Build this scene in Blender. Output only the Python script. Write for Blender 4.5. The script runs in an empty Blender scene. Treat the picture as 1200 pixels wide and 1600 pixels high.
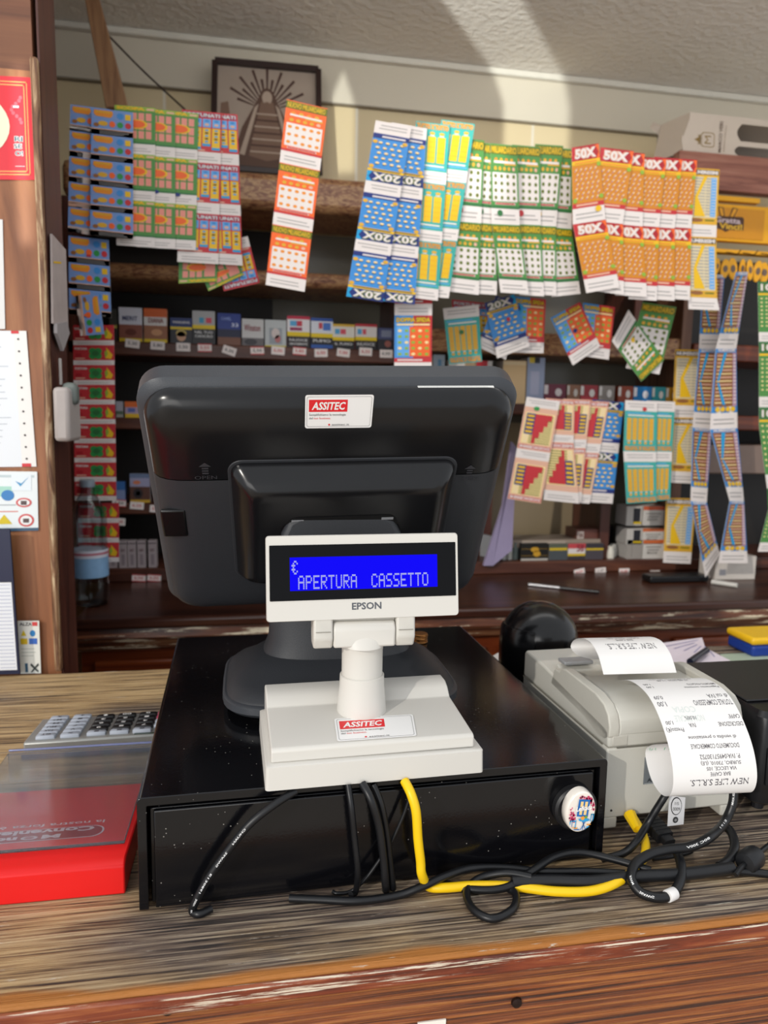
import bpy, bmesh, math, random
from mathutils import Vector, Matrix
random.seed(7)
sc = bpy.context.scene
C = sc.collection
RAD = math.radians

# ------------------------------------------------------------ camera
YAW, PITCH, ROLL, FPX, CAMH = RAD(10.33), RAD(7.22), RAD(1.03), 1130.0, 0.40
_f0 = Vector((math.sin(YAW), math.cos(YAW), 0)); _r0 = Vector((math.cos(YAW), -math.sin(YAW), 0)); _z = Vector((0, 0, 1))
CF = _f0 * math.cos(PITCH) - _z * math.sin(PITCH)
_u = _z * math.cos(PITCH) + _f0 * math.sin(PITCH)
CR = _r0 * math.cos(ROLL) + _u * math.sin(ROLL)
CU = -_r0 * math.sin(ROLL) + _u * math.cos(ROLL)
CAM = Vector((0, 0, CAMH))
cd = bpy.data.cameras.new('camera'); cam = bpy.data.objects.new('camera', cd); C.objects.link(cam)
m3 = Matrix((CR, CU, -CF)).transposed()
cam.matrix_world = Matrix.Translation(CAM) @ m3.to_4x4()
cd.sensor_fit = 'HORIZONTAL'; cd.sensor_width = 36.0; cd.lens = FPX / 1200 * 36
cd.clip_start = 0.01
cd.dof.use_dof = True; cd.dof.focus_distance = 0.64; cd.dof.aperture_fstop = 9.5
sc.camera = cam

# ------------------------------------------------------------ light
w = bpy.data.worlds.new('world'); sc.world = w; w.use_nodes = True
bg = w.node_tree.nodes['Background']; bg.inputs[0].default_value = (0.93, 0.96, 1.0, 1); bg.inputs[1].default_value = 0.95

def lamp(name, kind, energy, col, loc=(0, 0, 0), direction=None, **kw):
    l = bpy.data.lights.new(name, kind); l.energy = energy; l.color = col
    for k, v in kw.items(): setattr(l, k, v)
    o = bpy.data.objects.new(name, l); C.objects.link(o); o.location = loc
    if direction: o.rotation_euler = Vector(direction).to_track_quat('-Z', 'Y').to_euler()
    return o
lamp('sun', 'SUN', 1.4, (1.0, 0.945, 0.86), (-3, -3, 3), (0.72, 0.68, -0.42), angle=RAD(0.9))
lamp('front_fill', 'AREA', 22, (1.0, 0.97, 0.93), (-1.3, -1.6, 0.6), (0.5, 0.8, 0.35), shape='RECTANGLE', size=1.6, size_y=1.3)  # added soft fill from behind left, for highlights and a brighter ceiling
lamp('shelf_fill', 'AREA', 4, (1.0, 0.97, 0.92), (0.5, 0.85, 1.33), (0.0, 0.8, -0.45), shape='RECTANGLE', size=1.5, size_y=0.35)  # added unseen fill that brightens the shelves and back wall
# masked spots added in place of reflected sunlight on ceiling, wall and tickets
def spot_mask(l, left, right, lo, hi):
    # mask that shapes the spot's light patch: left/right = (edge, where it starts to lean, lean, softness)
    l.use_nodes = True; nt = l.node_tree; n = nt.nodes; L = nt.links.new; e = n['Emission']
    tc = n.new('ShaderNodeTexCoord'); sx = n.new('ShaderNodeSeparateXYZ'); L(tc.outputs['Normal'], sx.inputs[0])
    def mt(op, a, b=0.0, c=0.0):
        x = n.new('ShaderNodeMath'); x.operation = op
        for i, v in enumerate((a, b, c)):
            if isinstance(v, (int, float)): x.inputs[i].default_value = v
            else: L(v, x.inputs[i])
        return x.outputs[0]
    nz = mt('MULTIPLY', sx.outputs[2], -1.0); a = mt('DIVIDE', sx.outputs[0], nz); b = mt('DIVIDE', sx.outputs[1], nz)
    def edge(q): return mt('MULTIPLY_ADD', mt('MAXIMUM', mt('SUBTRACT', b, q[1]), 0.0), q[2], q[0])
    def ss(v, wdt):
        r = n.new('ShaderNodeMapRange'); r.interpolation_type = 'SMOOTHSTEP'; r.inputs['From Min'].default_value = -wdt; r.inputs['From Max'].default_value = wdt; L(v, r.inputs['Value']); return r.outputs[0]
    m = mt('MULTIPLY', ss(mt('SUBTRACT', a, edge(left)), left[3]), ss(mt('SUBTRACT', edge(right), a), right[3]))
    m = mt('MULTIPLY', m, mt('MULTIPLY', ss(mt('SUBTRACT', b, lo[0]), lo[1]), ss(mt('SUBTRACT', hi[0], b), hi[1])))
    L(m, e.inputs['Strength'])
GL = (-1.29, -1.2, 0.15)
sp = lamp('reflected_sun_spot', 'SPOT', 560, (0.97, 1.0, 0.95), GL, (0.51435, 0.81047, 0.28033), spot_size=RAD(20), spot_blend=0.1, shadow_soft_size=0.01)
spot_mask(sp.data, (-.0165, .004, -.34, .0016), (.0242, -.002, -.215, .003), (-.062, .04), (.12, .01))
sp = lamp('reflected_sun_spot', 'SPOT', 420, (0.97, 1.0, 0.95), GL, (0.40956, 0.86852, 0.27917), spot_size=RAD(6), spot_blend=0.1, shadow_soft_size=0.01)
spot_mask(sp.data, (-.0068, .014, .42, .001), (.0078, .012, -.35, .001), (-.034, .004), (.05, .01))
sp = lamp('reflected_sun_spot', 'SPOT', 420, (0.97, 1.0, 0.95), GL, (0.36605, 0.90064, 0.23422), spot_size=RAD(8), spot_blend=0.1, shadow_soft_size=0.01)
spot_mask(sp.data, (-.0029, 1, 0, .0008), (.0029, 1, 0, .0008), (-.045, .004), (.045, .004))
sc.view_settings.view_transform = 'Standard'; sc.view_settings.look = 'None'
sc.view_settings.gamma = 1; sc.view_settings.use_curve_mapping = False
sc.view_settings.exposure = 0.0

# ------------------------------------------------------------ helpers
def ray(px, py): return CR * ((px - 600) / FPX) + CU * ((800 - py) / FPX) + CF
def P(px, py, Y=None, Z=None, X=None):
    """the place in the room seen at this point of the photograph, on a plane"""
    d = ray(px, py)
    t = Y / d.y if Y is not None else ((Z - CAMH) / d.z if Z is not None else X / d.x)
    return CAM + d * t

def lin(c):
    if isinstance(c, str): c = [int(c[i:i + 2], 16) / 255 for i in (0, 2, 4)]
    return tuple(x / 12.92 if x <= 0.04045 else ((x + 0.055) / 1.055) ** 2.4 for x in c)
MC = {}
def mat(c, rough=0.55, metal=0.0, spec=0.5, var=0.06, scale=60, bump=0.0, bscale=200, coat=0.0, emit=0.0, trans=0.0, ior=1.45, alpha=1.0, name=None, glow=None):
    key = (c, rough, metal, spec, var, scale, bump, bscale, coat, emit, trans, ior, alpha, glow)
    if key in MC: return MC[key]
    m = bpy.data.materials.new(name or 'paint_' + str(c)); m.use_nodes = True
    nt = m.node_tree; n = nt.nodes; b = n['Principled BSDF']; L = nt.links.new
    col = lin(c)
    b.inputs['Base Color'].default_value = (*col, 1); b.inputs['Roughness'].default_value = rough
    b.inputs['Metallic'].default_value = metal; b.inputs['Specular IOR Level'].default_value = spec
    b.inputs['Coat Weight'].default_value = coat; b.inputs['Transmission Weight'].default_value = trans
    b.inputs['IOR'].default_value = ior; b.inputs['Alpha'].default_value = alpha
    if emit:
        b.inputs['Emission Color'].default_value = (*lin(glow or c), 1); b.inputs['Emission Strength'].default_value = emit
    tc = n.new('ShaderNodeTexCoord')
    if var:
        no = n.new('ShaderNodeTexNoise'); no.inputs['Scale'].default_value = scale; L(tc.outputs['Object'], no.inputs['Vector'])
        mx = n.new('ShaderNodeMix'); mx.data_type = 'RGBA'
        mx.inputs[6].default_value = (*[x * (1 - var) for x in col], 1); mx.inputs[7].default_value = (*[min(1, x * (1 + var)) for x in col], 1)
        L(no.outputs['Fac'], mx.inputs[0]); L(mx.outputs[2], b.inputs['Base Color'])
    if bump:
        nb = n.new('ShaderNodeTexNoise'); nb.inputs['Scale'].default_value = bscale; L(tc.outputs['Object'], nb.inputs['Vector'])
        bu = n.new('ShaderNodeBump'); bu.inputs['Strength'].default_value = min(1, bump); bu.inputs['Distance'].default_value = 0.002 * max(1, bump)
        L(nb.outputs['Fac'], bu.inputs['Height']); L(bu.outputs['Normal'], b.inputs['Normal'])
    MC[key] = m
    return m

def wood(name, cols, sx=3, sy=60, sz=60, rough=0.5, bump=0.5, dist=0.002, flecks=None, coat=0.0, band=None, distort=1.2):
    """grain runs along the axis with the small scale; cols is a list of (position, hex)"""
    m = bpy.data.materials.new(name); m.use_nodes = True
    nt = m.node_tree; n = nt.nodes; b = n['Principled BSDF']; L = nt.links.new
    tc = n.new('ShaderNodeTexCoord'); mp = n.new('ShaderNodeMapping'); mp.inputs['Scale'].default_value = (sx, sy, sz)
    L(tc.outputs['Object'], mp.inputs['Vector'])
    no = n.new('ShaderNodeTexNoise'); no.inputs['Scale'].default_value = 1; no.inputs['Detail'].default_value = 7; no.inputs['Roughness'].default_value = 0.62; no.inputs['Distortion'].default_value = distort
    L(mp.outputs['Vector'], no.inputs['Vector'])
    cr = n.new('ShaderNodeValToRGB'); e = cr.color_ramp.elements
    while len(e) < len(cols): e.new(0.5)
    for el, (p, c) in zip(e, cols): el.position = p; el.color = (*lin(c), 1)
    L(no.outputs['Fac'], cr.inputs['Fac']); out = cr.outputs['Color']
    if band:   # bare strip of worn wood: (axis, from, to, colour)
        sxyz = n.new('ShaderNodeSeparateXYZ'); L(tc.outputs['Object'], sxyz.inputs[0])
        no3 = n.new('ShaderNodeTexNoise'); no3.inputs['Scale'].default_value = 9; L(tc.outputs['Object'], no3.inputs['Vector'])
        ad = n.new('ShaderNodeMath'); ad.operation = 'MULTIPLY_ADD'; ad.inputs[1].default_value = 0.03; L(no3.outputs['Fac'], ad.inputs[0]); L(sxyz.outputs[band[0]], ad.inputs[2])
        r = n.new('ShaderNodeMapRange'); r.inputs['From Min'].default_value = band[1]; r.inputs['From Max'].default_value = band[2]; L(ad.outputs[0], r.inputs['Value'])
        mx = n.new('ShaderNodeMix'); mx.data_type = 'RGBA'; mx.inputs[6].default_value = (*lin(band[3]), 1)
        L(r.outputs['Result'], mx.inputs[0]); L(out, mx.inputs[7]); out = mx.outputs[2]
    if flecks:  # worn-through white paint: (hex, threshold, scale vector)
        mp2 = n.new('ShaderNodeMapping'); mp2.inputs['Scale'].default_value = flecks[2]; L(tc.outputs['Object'], mp2.inputs['Vector'])
        n2 = n.new('ShaderNodeTexNoise'); n2.inputs['Scale'].default_value = 1; n2.inputs['Detail'].default_value = 8; n2.inputs['Roughness'].default_value = 0.7
        L(mp2.outputs['Vector'], n2.inputs['Vector'])
        r2 = n.new('ShaderNodeMapRange'); r2.inputs['From Min'].default_value = flecks[1]; r2.inputs['From Max'].default_value = flecks[1] + 0.03
        L(n2.outputs['Fac'], r2.inputs['Value'])
        mx2 = n.new('ShaderNodeMix'); mx2.data_type = 'RGBA'; mx2.inputs[7].default_value = (*lin(flecks[0]), 1)
        L(r2.outputs['Result'], mx2.inputs[0]); L(out, mx2.inputs[6]); out = mx2.outputs[2]
    L(out, b.inputs['Base Color']); b.inputs['Roughness'].default_value = rough; b.inputs['Coat Weight'].default_value = coat; b.inputs['Coat Roughness'].default_value = 0.15
    bu = n.new('ShaderNodeBump'); bu.inputs['Strength'].default_value = bump; bu.inputs['Distance'].default_value = dist
    L(no.outputs['Fac'], bu.inputs['Height']); L(bu.outputs['Normal'], b.inputs['Normal'])
    return m

def ridged(name, tan, grey, sx, sy, sz, bump, dist, flecks=None, band=None, rough=0.55):
    m = wood(name, [(0.41, grey[0]), (0.48, grey[1]), (0.54, grey[2]), (0.62, grey[3])], sx, sy, sz, rough, bump, dist, flecks, 0, band, 0.12)
    nt = m.node_tree; n = nt.nodes; L = nt.links.new
    r1 = [x for x in n if x.type == 'VALTORGB'][0]; noise = r1.inputs['Fac'].links[0].from_socket
    r2 = n.new('ShaderNodeValToRGB'); e = r2.color_ramp.elements
    while len(e) < 4: e.new(.5)
    for el, (p, c) in zip(e, ((0.37, tan[0]), (0.44, tan[1]), (0.5, tan[2]), (0.6, tan[3]))): el.position = p; el.color = (*lin(c), 1)
    L(noise, r2.inputs['Fac'])
    tc = n.new('ShaderNodeTexCoord'); mp = n.new('ShaderNodeMapping'); mp.inputs['Scale'].default_value = (3.2, 9, 9); L(tc.outputs['Object'], mp.inputs['Vector'])
    no = n.new('ShaderNodeTexNoise'); no.inputs['Scale'].default_value = 1; no.inputs['Detail'].default_value = 5; L(mp.outputs['Vector'], no.inputs['Vector'])
    sx_ = n.new('ShaderNodeSeparateXYZ'); L(tc.outputs['Object'], sx_.inputs[0])
    ma = n.new('ShaderNodeMath'); ma.operation = 'MULTIPLY_ADD'; ma.inputs[1].default_value = -0.22; L(sx_.outputs[0], ma.inputs[0]); L(no.outputs['Fac'], ma.inputs[2])
    mr = n.new('ShaderNodeMapRange'); mr.inputs['From Min'].default_value = 0.44; mr.inputs['From Max'].default_value = 0.60; L(ma.outputs[0], mr.inputs['Value'])
    mx = n.new('ShaderNodeMix'); mx.data_type = 'RGBA'; L(mr.outputs['Result'], mx.inputs[0])
    outs = [l.to_socket for l in r1.outputs['Color'].links]
    L(r1.outputs['Color'], mx.inputs[6]); L(r2.outputs['Color'], mx.inputs[7])
    for t in outs: L(mx.outputs[2], t)
    return m

WO = {}   # world origin of every object built
def thing(name, label, cat, loc, group=None):
    o = bpy.data.objects.new(name, None); C.objects.link(o); o.location = loc; o.empty_display_size = 0.02
    o['label'] = label; o['category'] = cat
    if group: o['group'] = group
    WO[o] = Vector(loc); return o
def tag(o, label, cat, group=None):
    o['label'] = label; o['category'] = cat
    if group: o['group'] = group
    return o
def structure(o): o['kind'] = 'structure'; return o

class MB:
    """collects shapes and links them as one mesh object"""
    def __init__(s, M=None): s.v = []; s.f = []; s.fm = []; s.mats = []; s.M = M
    def add(s, vs, fs, m, raw=False):
        if m not in s.mats: s.mats.append(m)
        k = len(s.v); mi = s.mats.index(m)
        for v in vs:
            v = Vector(v); s.v.append(s.M @ v if (s.M and not raw) else v)
        for f in fs: s.f.append([i + k for i in f]); s.fm.append(mi)
        return s
    def box(s, a, b, m, rot=None):
        a = Vector(a); b = Vector(b); c = (a + b) / 2; h = (b - a) / 2
        vs = [Vector((x * h.x, y * h.y, z * h.z)) for x in (-1, 1) for y in (-1, 1) for z in (-1, 1)]
        if rot: vs = [rot @ v for v in vs]
        return s.add([c + v for v in vs], [(0, 1, 3, 2), (4, 6, 7, 5), (0, 4, 5, 1), (2, 3, 7, 6), (0, 2, 6, 4), (1, 5, 7, 3)], m)
    def prism(s, poly, lo, hi, m, axis=2):
        n = len(poly)
        def q(p, t):
            return Vector((p[0], p[1], t)) if axis == 2 else (Vector((p[0], t, p[1])) if axis == 1 else Vector((t, p[0], p[1])))
        vs = [q(p, lo) for p in poly] + [q(p, hi) for p in poly]
        fs = [list(range(n - 1, -1, -1)), list(range(n, 2 * n))] + [(i, (i + 1) % n, n + (i + 1) % n, n + i) for i in range(n)]
        return s.add(vs, fs, m)
    def loft(s, rings, m, caps=True):
        n = len(rings[0]); vs = [v for r in rings for v in r]; fs = []
        for k in range(len(rings) - 1):
            fs += [(k * n + i, k * n + (i + 1) % n, (k + 1) * n + (i + 1) % n, (k + 1) * n + i) for i in range(n)]
        if caps: fs += [list(range(n - 1, -1, -1)), [(len(rings) - 1) * n + i for i in range(n)]]
        return s.add(vs, fs, m)
    def lathe(s, prof, m, c=(0, 0, 0), k=32, axis=None):
        c = Vector(c); q = Vector(axis).to_track_quat('Z', 'Y') if axis else None
        rings = []
        for r, z in prof:
            ring = [Vector((r * math.cos(2 * math.pi * i / k), r * math.sin(2 * math.pi * i / k), z)) for i in range(k)]
            rings.append([c + (q @ v if q else v) for v in ring])
        return s.loft(rings, m)
    def tube(s, pts, r, m, k=10, smooth=8):
        pts = catmull(pts, smooth) if smooth > 1 else [Vector(p) for p in pts]
        rings = []; prev = None
        for i, p in enumerate(pts):
            t = (pts[min(i + 1, len(pts) - 1)] - pts[max(i - 1, 0)]).normalized()
            if prev is None: a = t.orthogonal().normalized()
            else: a = (prev - t * prev.dot(t)).normalized()
            prev = a; b = t.cross(a)
            rr = r(i / (len(pts) - 1)) if callable(r) else r
            rings.append([p + (a * math.cos(2 * math.pi * j / k) + b * math.sin(2 * math.pi * j / k)) * rr for j in range(k)])
        return s.loft(rings, m)
    def build(s, name, parent=None, smooth=False, bevel=0, seg=2, recalc=True, angle=35):
        me = bpy.data.meshes.new(name)
        xs = [v.x for v in s.v]; ys = [v.y for v in s.v]; zs = [v.z for v in s.v]
        org = Vector(((min(xs) + max(xs)) / 2, (min(ys) + max(ys)) / 2, min(zs)))
        me.from_pydata([v - org for v in s.v], [], s.f)
        for m in s.mats: me.materials.append(m)
        me.polygons.foreach_set('material_index', s.fm)
        if recalc:
            bm = bmesh.new(); bm.from_mesh(me); bmesh.ops.recalc_face_normals(bm, faces=bm.faces); bm.to_mesh(me); bm.free()
        if smooth:
            for p in me.polygons: p.use_smooth = True
            me.set_sharp_from_angle(angle=RAD(angle))
        me.update()
        o = bpy.data.objects.new(name, me); C.objects.link(o)
        o.location = org - (WO[parent] if parent else Vector()); o.parent = parent; WO[o] = org
        if bevel:
            b = o.modifiers.new('bevel', 'BEVEL'); b.width = bevel; b.segments = seg; b.limit_method = 'ANGLE'; b.angle_limit = RAD(30)
            for p in me.polygons: p.use_smooth = True
            me.set_sharp_from_angle(angle=RAD(50)); b.harden_normals = False
        return o

def catmull(pts, k=8):
    pts = [Vector(p) for p in pts]; out = []
    for i in range(len(pts) - 1):
        p0 = pts[max(i - 1, 0)]; p1 = pts[i]; p2 = pts[i + 1]; p3 = pts[min(i + 2, len(pts) - 1)]
        for j in range(k):
            t = j / k
            out.append(0.5 * ((2 * p1) + (p2 - p0) * t + (2 * p0 - 5 * p1 + 4 * p2 - p3) * t * t + (-p0 + 3 * p1 - 3 * p2 + p3) * t ** 3))
    return out + [pts[-1]]
def rrect(w, h, r, k=6, cx=0, cy=0):
    out = []
    for qx, qy, a0 in ((1, 1, 0), (-1, 1, 90), (-1, -1, 180), (1, -1, 270)):
        for i in range(k + 1):
            a = RAD(a0 + 90 * i / k)
            out.append((cx + qx * (w / 2 - r) + r * math.cos(a), cy + qy * (h / 2 - r) + r * math.sin(a)))
    return out
def ellipse(w, h, k=24, cx=0, cy=0): return [(cx + w / 2 * math.cos(2 * math.pi * i / k), cy + h / 2 * math.sin(2 * math.pi * i / k)) for i in range(k)]

# ------------------------------------------------------------ lettering and printed art
TG = {}
def text_geo(s, off=0.0):
    k = (s, off)
    if k in TG: return TG[k]
    cu = bpy.data.curves.new('lettering', 'FONT'); cu.body = s; cu.offset = off; cu.resolution_u = 2; cu.size = 1
    o = bpy.data.objects.new('lettering', cu); C.objects.link(o)
    dg = bpy.context.evaluated_depsgraph_get(); dg.update()
    me = o.evaluated_get(dg).to_mesh()
    vs = [(v.co.x, v.co.y) for v in me.vertices]; fs = [tuple(p.vertices) for p in me.polygons]
    o.evaluated_get(dg).to_mesh_clear()
    bpy.data.objects.remove(o); bpy.data.curves.remove(cu)
    x0 = min(v[0] for v in vs); x1 = max(v[0] for v in vs); y0 = min(v[1] for v in vs); y1 = max(v[1] for v in vs)
    vs = [((x - x0) / (x1 - x0), 1 - (y - y0) / (y1 - y0)) for x, y in vs]
    TG[k] = (vs, fs); return TG[k]

class Art:
    """flat print laid out in 0..1 (u right, v down); sub() gives a smaller field, turned if wanted"""
    def __init__(s, items=None, f=None): s.items = items if items is not None else []; s.f = f or (lambda u, v: (u, v))
    def sub(s, u0, v0, u1, v1, turn=0):
        def g(u, v):
            if turn == 180: u, v = 1 - u, 1 - v
            elif turn == 90: u, v = 1 - v, u
            elif turn == 270: u, v = v, 1 - u
            return s.f(u0 + (u1 - u0) * u, v0 + (v1 - v0) * v)
        return Art(s.items, g)
    def put(s, vs, fs, m, layer): s.items.append(([s.f(*v) for v in vs], fs, m, layer))
    def rect(s, u0, v0, u1, v1, m, layer=1, n=1):
        vs = []; fs = []
        if n == 1 and (v1 - v0) > 0.15: n = 3
        for i in range(n + 1):
            for j in range(n + 1): vs.append((u0 + (u1 - u0) * j / n, v0 + (v1 - v0) * i / n))
        for i in range(n):
            for j in range(n): a = i * (n + 1) + j; fs.append((a, a + n + 1, a + n + 2, a + 1))
        s.put(vs, fs, m, layer)
    def poly(s, pts, m, layer=1): s.put(pts, [tuple(range(len(pts)))], m, layer)
    def ell(s, cu, cv, ru, rv, m, layer=2, k=12): s.put([(cu + ru * math.cos(2 * math.pi * i / k), cv + rv * math.sin(2 * math.pi * i / k)) for i in range(k)], [tuple(range(k))], m, layer)
    def text(s, t, u0, v0, u1, v1, m, layer=3, off=0.0, slant=0.0):
        vs, fs = text_geo(t, off)
        s.put([(u0 + (u1 - u0) * x + slant * (1 - y), v0 + (v1 - v0) * y) for x, y in vs], fs, m, layer)
    def lines(s, u0, v0, u1, v1, n, m, layer=2, fill=0.35):
        for i in range(n):
            a = v0 + (v1 - v0) * (i + 0.3) / n
            s.rect(u0, a, u1 - (u1 - u0) * random.uniform(0, 0.18), a + (v1 - v0) / n * fill, m, layer)

class Rails:
    def __init__(s, rows, bow=0.0): s.rows = rows; s.bow = bow      # rows: (v, left point, right point)
    def at(s, u, v, off=0.0):
        r = s.rows; k = 0
        while k < len(r) - 2 and v > r[k + 1][0]: k += 1
        a, b = r[k], r[k + 1]; t = (v - a[0]) / (b[0] - a[0])
        Lp = a[1].lerp(b[1], t); Rp = a[2].lerp(b[2], t)
        n = (Rp - Lp).cross((b[1] + b[2]) - (a[1] + a[2])).normalized()
        n = -n
        if (n.dot(Lp - CAM) > 0) and s.face: n = -n
        return Lp.lerp(Rp, u) + n * (off + s.bow * math.sin(math.pi * max(0, min(1, u))))
    face = True
    def sheet(s, mb, m, back=None, nu=4, nv=8, th=0.0004):
        rowsv = sorted(set([i / nv for i in range(nv + 1)] + [r[0] for r in s.rows]))
        def grid(off): return [s.at(j / nu, v, off) for v in rowsv for j in range(nu + 1)]
        N = len(rowsv); f = [(i * (nu + 1) + j, (i + 1) * (nu + 1) + j, (i + 1) * (nu + 1) + j + 1, i * (nu + 1) + j + 1) for i in range(N - 1) for j in range(nu)]
        mb.add(grid(0), f, m, raw=True); mb.add(grid(-th), [tuple(reversed(q)) for q in f], back or m, raw=True)
        return s
    def ink(s, mb, art, step=0.0003):
        for vs, fs, m, layer in art.items: mb.add([s.at(u, v, step * layer) for u, v in vs], fs, m, raw=True)
def quad(px, Y, bow=0.0):
    """px: TL, TR, BR, BL in the photograph, hung at depth Y (or one depth per corner)"""
    Ys = Y if isinstance(Y, (tuple, list)) else (Y,) * 4
    a, b, c, d = [P(x, y, Y=yy) for (x, y), yy in zip(px, Ys)]
    return Rails([(0, a, b), (1, d, c)], bow)

# ------------------------------------------------------------ the room
plaster = mat('e2ddd4', 0.9, var=0.03, scale=6, bump=2.4, bscale=55)
panel_m = mat('d0c8b6', 0.6, var=0.05, scale=3)
white_trim = mat('d8d4c8', 0.5)
dkwood = wood('dark stained wood', [(0.3, '2a1510'), (0.5, '4c281c'), (0.72, '6a3e2a')], 2, 30, 30, rough=0.42, bump=0.15)
dkwood_v = wood('dark stained upright', [(0.3, '2a1411'), (0.5, '4c271e'), (0.72, '603628')], 30, 30, 2, rough=0.42, bump=0.15)
redwood = wood('red brown varnished wood', [(0.3, '3a1409'), (0.5, '66290f'), (0.75, '8a431c')], 2, 40, 40, rough=0.35, bump=0.2)
pillar_m = wood('orange brown wood', [(0.25, '6d3f24'), (0.5, '96603c'), (0.75, 'b07c52')], 22, 22, 1.6, rough=0.5, bump=0.15)
pillar_up = wood('brown plank wood', [(0.25, '4a2818'), (0.5, '6b412a'), (0.75, '7e5236')], 2, 30, 30, rough=0.55, bump=0.2)
worn = wood('worn pale edge wood', [(0.35, '4a2a1c'), (0.5, '8a6648'), (0.62, 'c8b08c')], 90, 90, 9, rough=0.6, bump=0.3)
burl = wood('mottled worn shelf wood', [(0.3, '5a3424'), (0.47, '96664a'), (0.58, 'c29a6c'), (0.72, '8a5a40')], 26, 60, 60, rough=0.4, bump=0.15, distort=2.5)
edge_wood = wood('worn edge moulding', [(0.35, '35180e'), (0.55, '6a3a22'), (0.75, '9b7350')], 4, 70, 70, rough=0.35, bump=0.2, flecks=('e6d8bb', 0.55, (5, 60, 60)))

def tiles():
    m = bpy.data.materials.new('beige wall tiles'); m.use_nodes = True
    nt = m.node_tree; n = nt.nodes; b = n['Principled BSDF']; L = nt.links.new
    tc = n.new('ShaderNodeTexCoord'); mp = n.new('ShaderNodeMapping'); mp.inputs['Rotation'].default_value = (RAD(90), 0, 0); mp.inputs['Location'].default_value = (0.22, 1.0, 0)
    br = n.new('ShaderNodeTexBrick'); br.offset = 0.0
    br.inputs['Color1'].default_value = (*lin('d9c8a2'), 1); br.inputs['Color2'].default_value = (*lin('d2bf96'), 1); br.inputs['Mortar'].default_value = (*lin('e0d8c6'), 1)
    br.inputs['Scale'].default_value = 1; br.inputs['Brick Width'].default_value = 0.5; br.inputs['Row Height'].default_value = 2.0; br.inputs['Mortar Size'].default_value = 0.004
    L(tc.outputs['Object'], mp.inputs['Vector']); L(mp.outputs['Vector'], br.inputs['Vector']); L(br.outputs['Color'], b.inputs['Base Color'])
    b.inputs['Roughness'].default_value = 0.35
    return m
def slab(name, a, b, m, bevel=0, kind=True, parent=None):
    o = MB().box(a, b, m).build(name, parent, bevel=bevel)
    return structure(o) if kind else o
WALLY = 2.05
slab('floor', (-3.5, -3.5, -1.08), (3.5, 2.1, -1.05), mat('c4b8a8', 0.5, var=0.1, scale=5))
slab('ceiling', (-1.6, 0.99, 1.36), (2.6, 2.12, 1.42), plaster)
slab('wall_back', (-1.6, WALLY, -1.05), (2.6, WALLY + 0.07, 1.235), tiles())
slab('wall_back_upper', (-1.6, WALLY - 0.012, 1.235), (2.6, WALLY + 0.07, 1.36), panel_m).name = 'wall_back'
slab('trim_1', (-1.6, WALLY - 0.03, 1.343), (2.6, WALLY - 0.012, 1.3595), white_trim, 0.003)
slab('trim_2', (-1.6, WALLY - 0.016, 1.231), (2.6, WALLY - 0.002, 1.2345), mat('8d8474', 0.6))
slab('wall_left', (-0.78, 1.34, -1.05), (-0.70, WALLY - 0.02, 1.33), dkwood_v)

# wooden pillar where the counter meets the wall
pil = thing('wooden_pillar', 'orange-brown wooden pillar with posters behind the left end of the counter', 'pillar', (-0.75, 1.25, -1.05))
MB().box((-1.6, 1.175, -1.05), (-0.300, 1.27, 0.885), pillar_m).build('lower_panel', pil)
MB().box((-1.6, 1.175, 0.885), (-0.306, 1.27, 1.355), pillar_up).build('upper_panel', pil)
MB().box((-0.307, 1.1605, 0.001), (-0.2965, 1.1745, 0.90), worn).build('edge_trim', pil, bevel=0.004)
MB().box((-0.2995, 1.176, -0.6), (-0.2965, 1.269, 1.355), dkwood_v).build('side_panel', pil)

# ------------------------------------------------------------ bar counter
top_m = ridged('weathered plank top', ['3a2c22', '8f7350', 'b5966a', 'cdb184'], ['2b2422', '5d4e45', '857463', 'aa9b86'], 7, 300, 120, 1.0, 0.003,
               flecks=('cfc6b6', 0.64, (22, 330, 100)), band=(1, -0.318, -0.3125, 'b0702f'))
lip_m = wood('worn red brown edge', [(0.35, '4a1c0e'), (0.5, '7a3418'), (0.65, 'a05a30')], 5, 90, 90, rough=0.4, bump=0.6, flecks=('d6c8b2', 0.565, (9, 260, 420)))
front_m = wood('ribbed red brown board', [(0.36, '3c1a0a'), (0.5, '86441a'), (0.62, 'ae6c32')], 2.5, 60, 210, rough=0.38, bump=1.0, dist=0.004)
bar = thing('bar_counter', 'weathered wooden bar counter with worn grained plank top and red-brown front', 'counter', (0.3, 0.82, -1.05))
MB().box((-1.3, 0.481, -0.0165), (1.7, 1.160, 0), top_m).build('worktop', bar, bevel=0.004)
MB().box((-1.3, 0.4765, -0.0165), (1.7, 0.4808, -0.0015), lip_m).build('edge_strip', bar, bevel=0.004)
MB().box((-1.3, 0.482, -1.05), (1.7, 0.52, -0.017), front_m).build('front_board', bar)
for px, py in ((807, 1566), (262, 1577)):
    p = P(px, py, Y=0.4815)
    MB().lathe([(0.0, -0.001), (0.0045, -0.001), (0.004, 0.0015), (0.002, 0.0025), (0, 0.0027)], mat('2a1a14', 0.5, metal=0.6), c=p, k=16, axis=(0, -1, 0)).build('bolt_head', bar, smooth=True)
p = P(675, 1600, Y=0.480)
tag(MB().box((p.x - 0.011, 0.4803, p.z - 0.03), (p.x + 0.011, 0.4815, p.z + 0.002), mat('e8e2d8', 0.7)).build('paper_notice'), 'white edge of paper fixed low on the red-brown counter front', 'notice')

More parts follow.
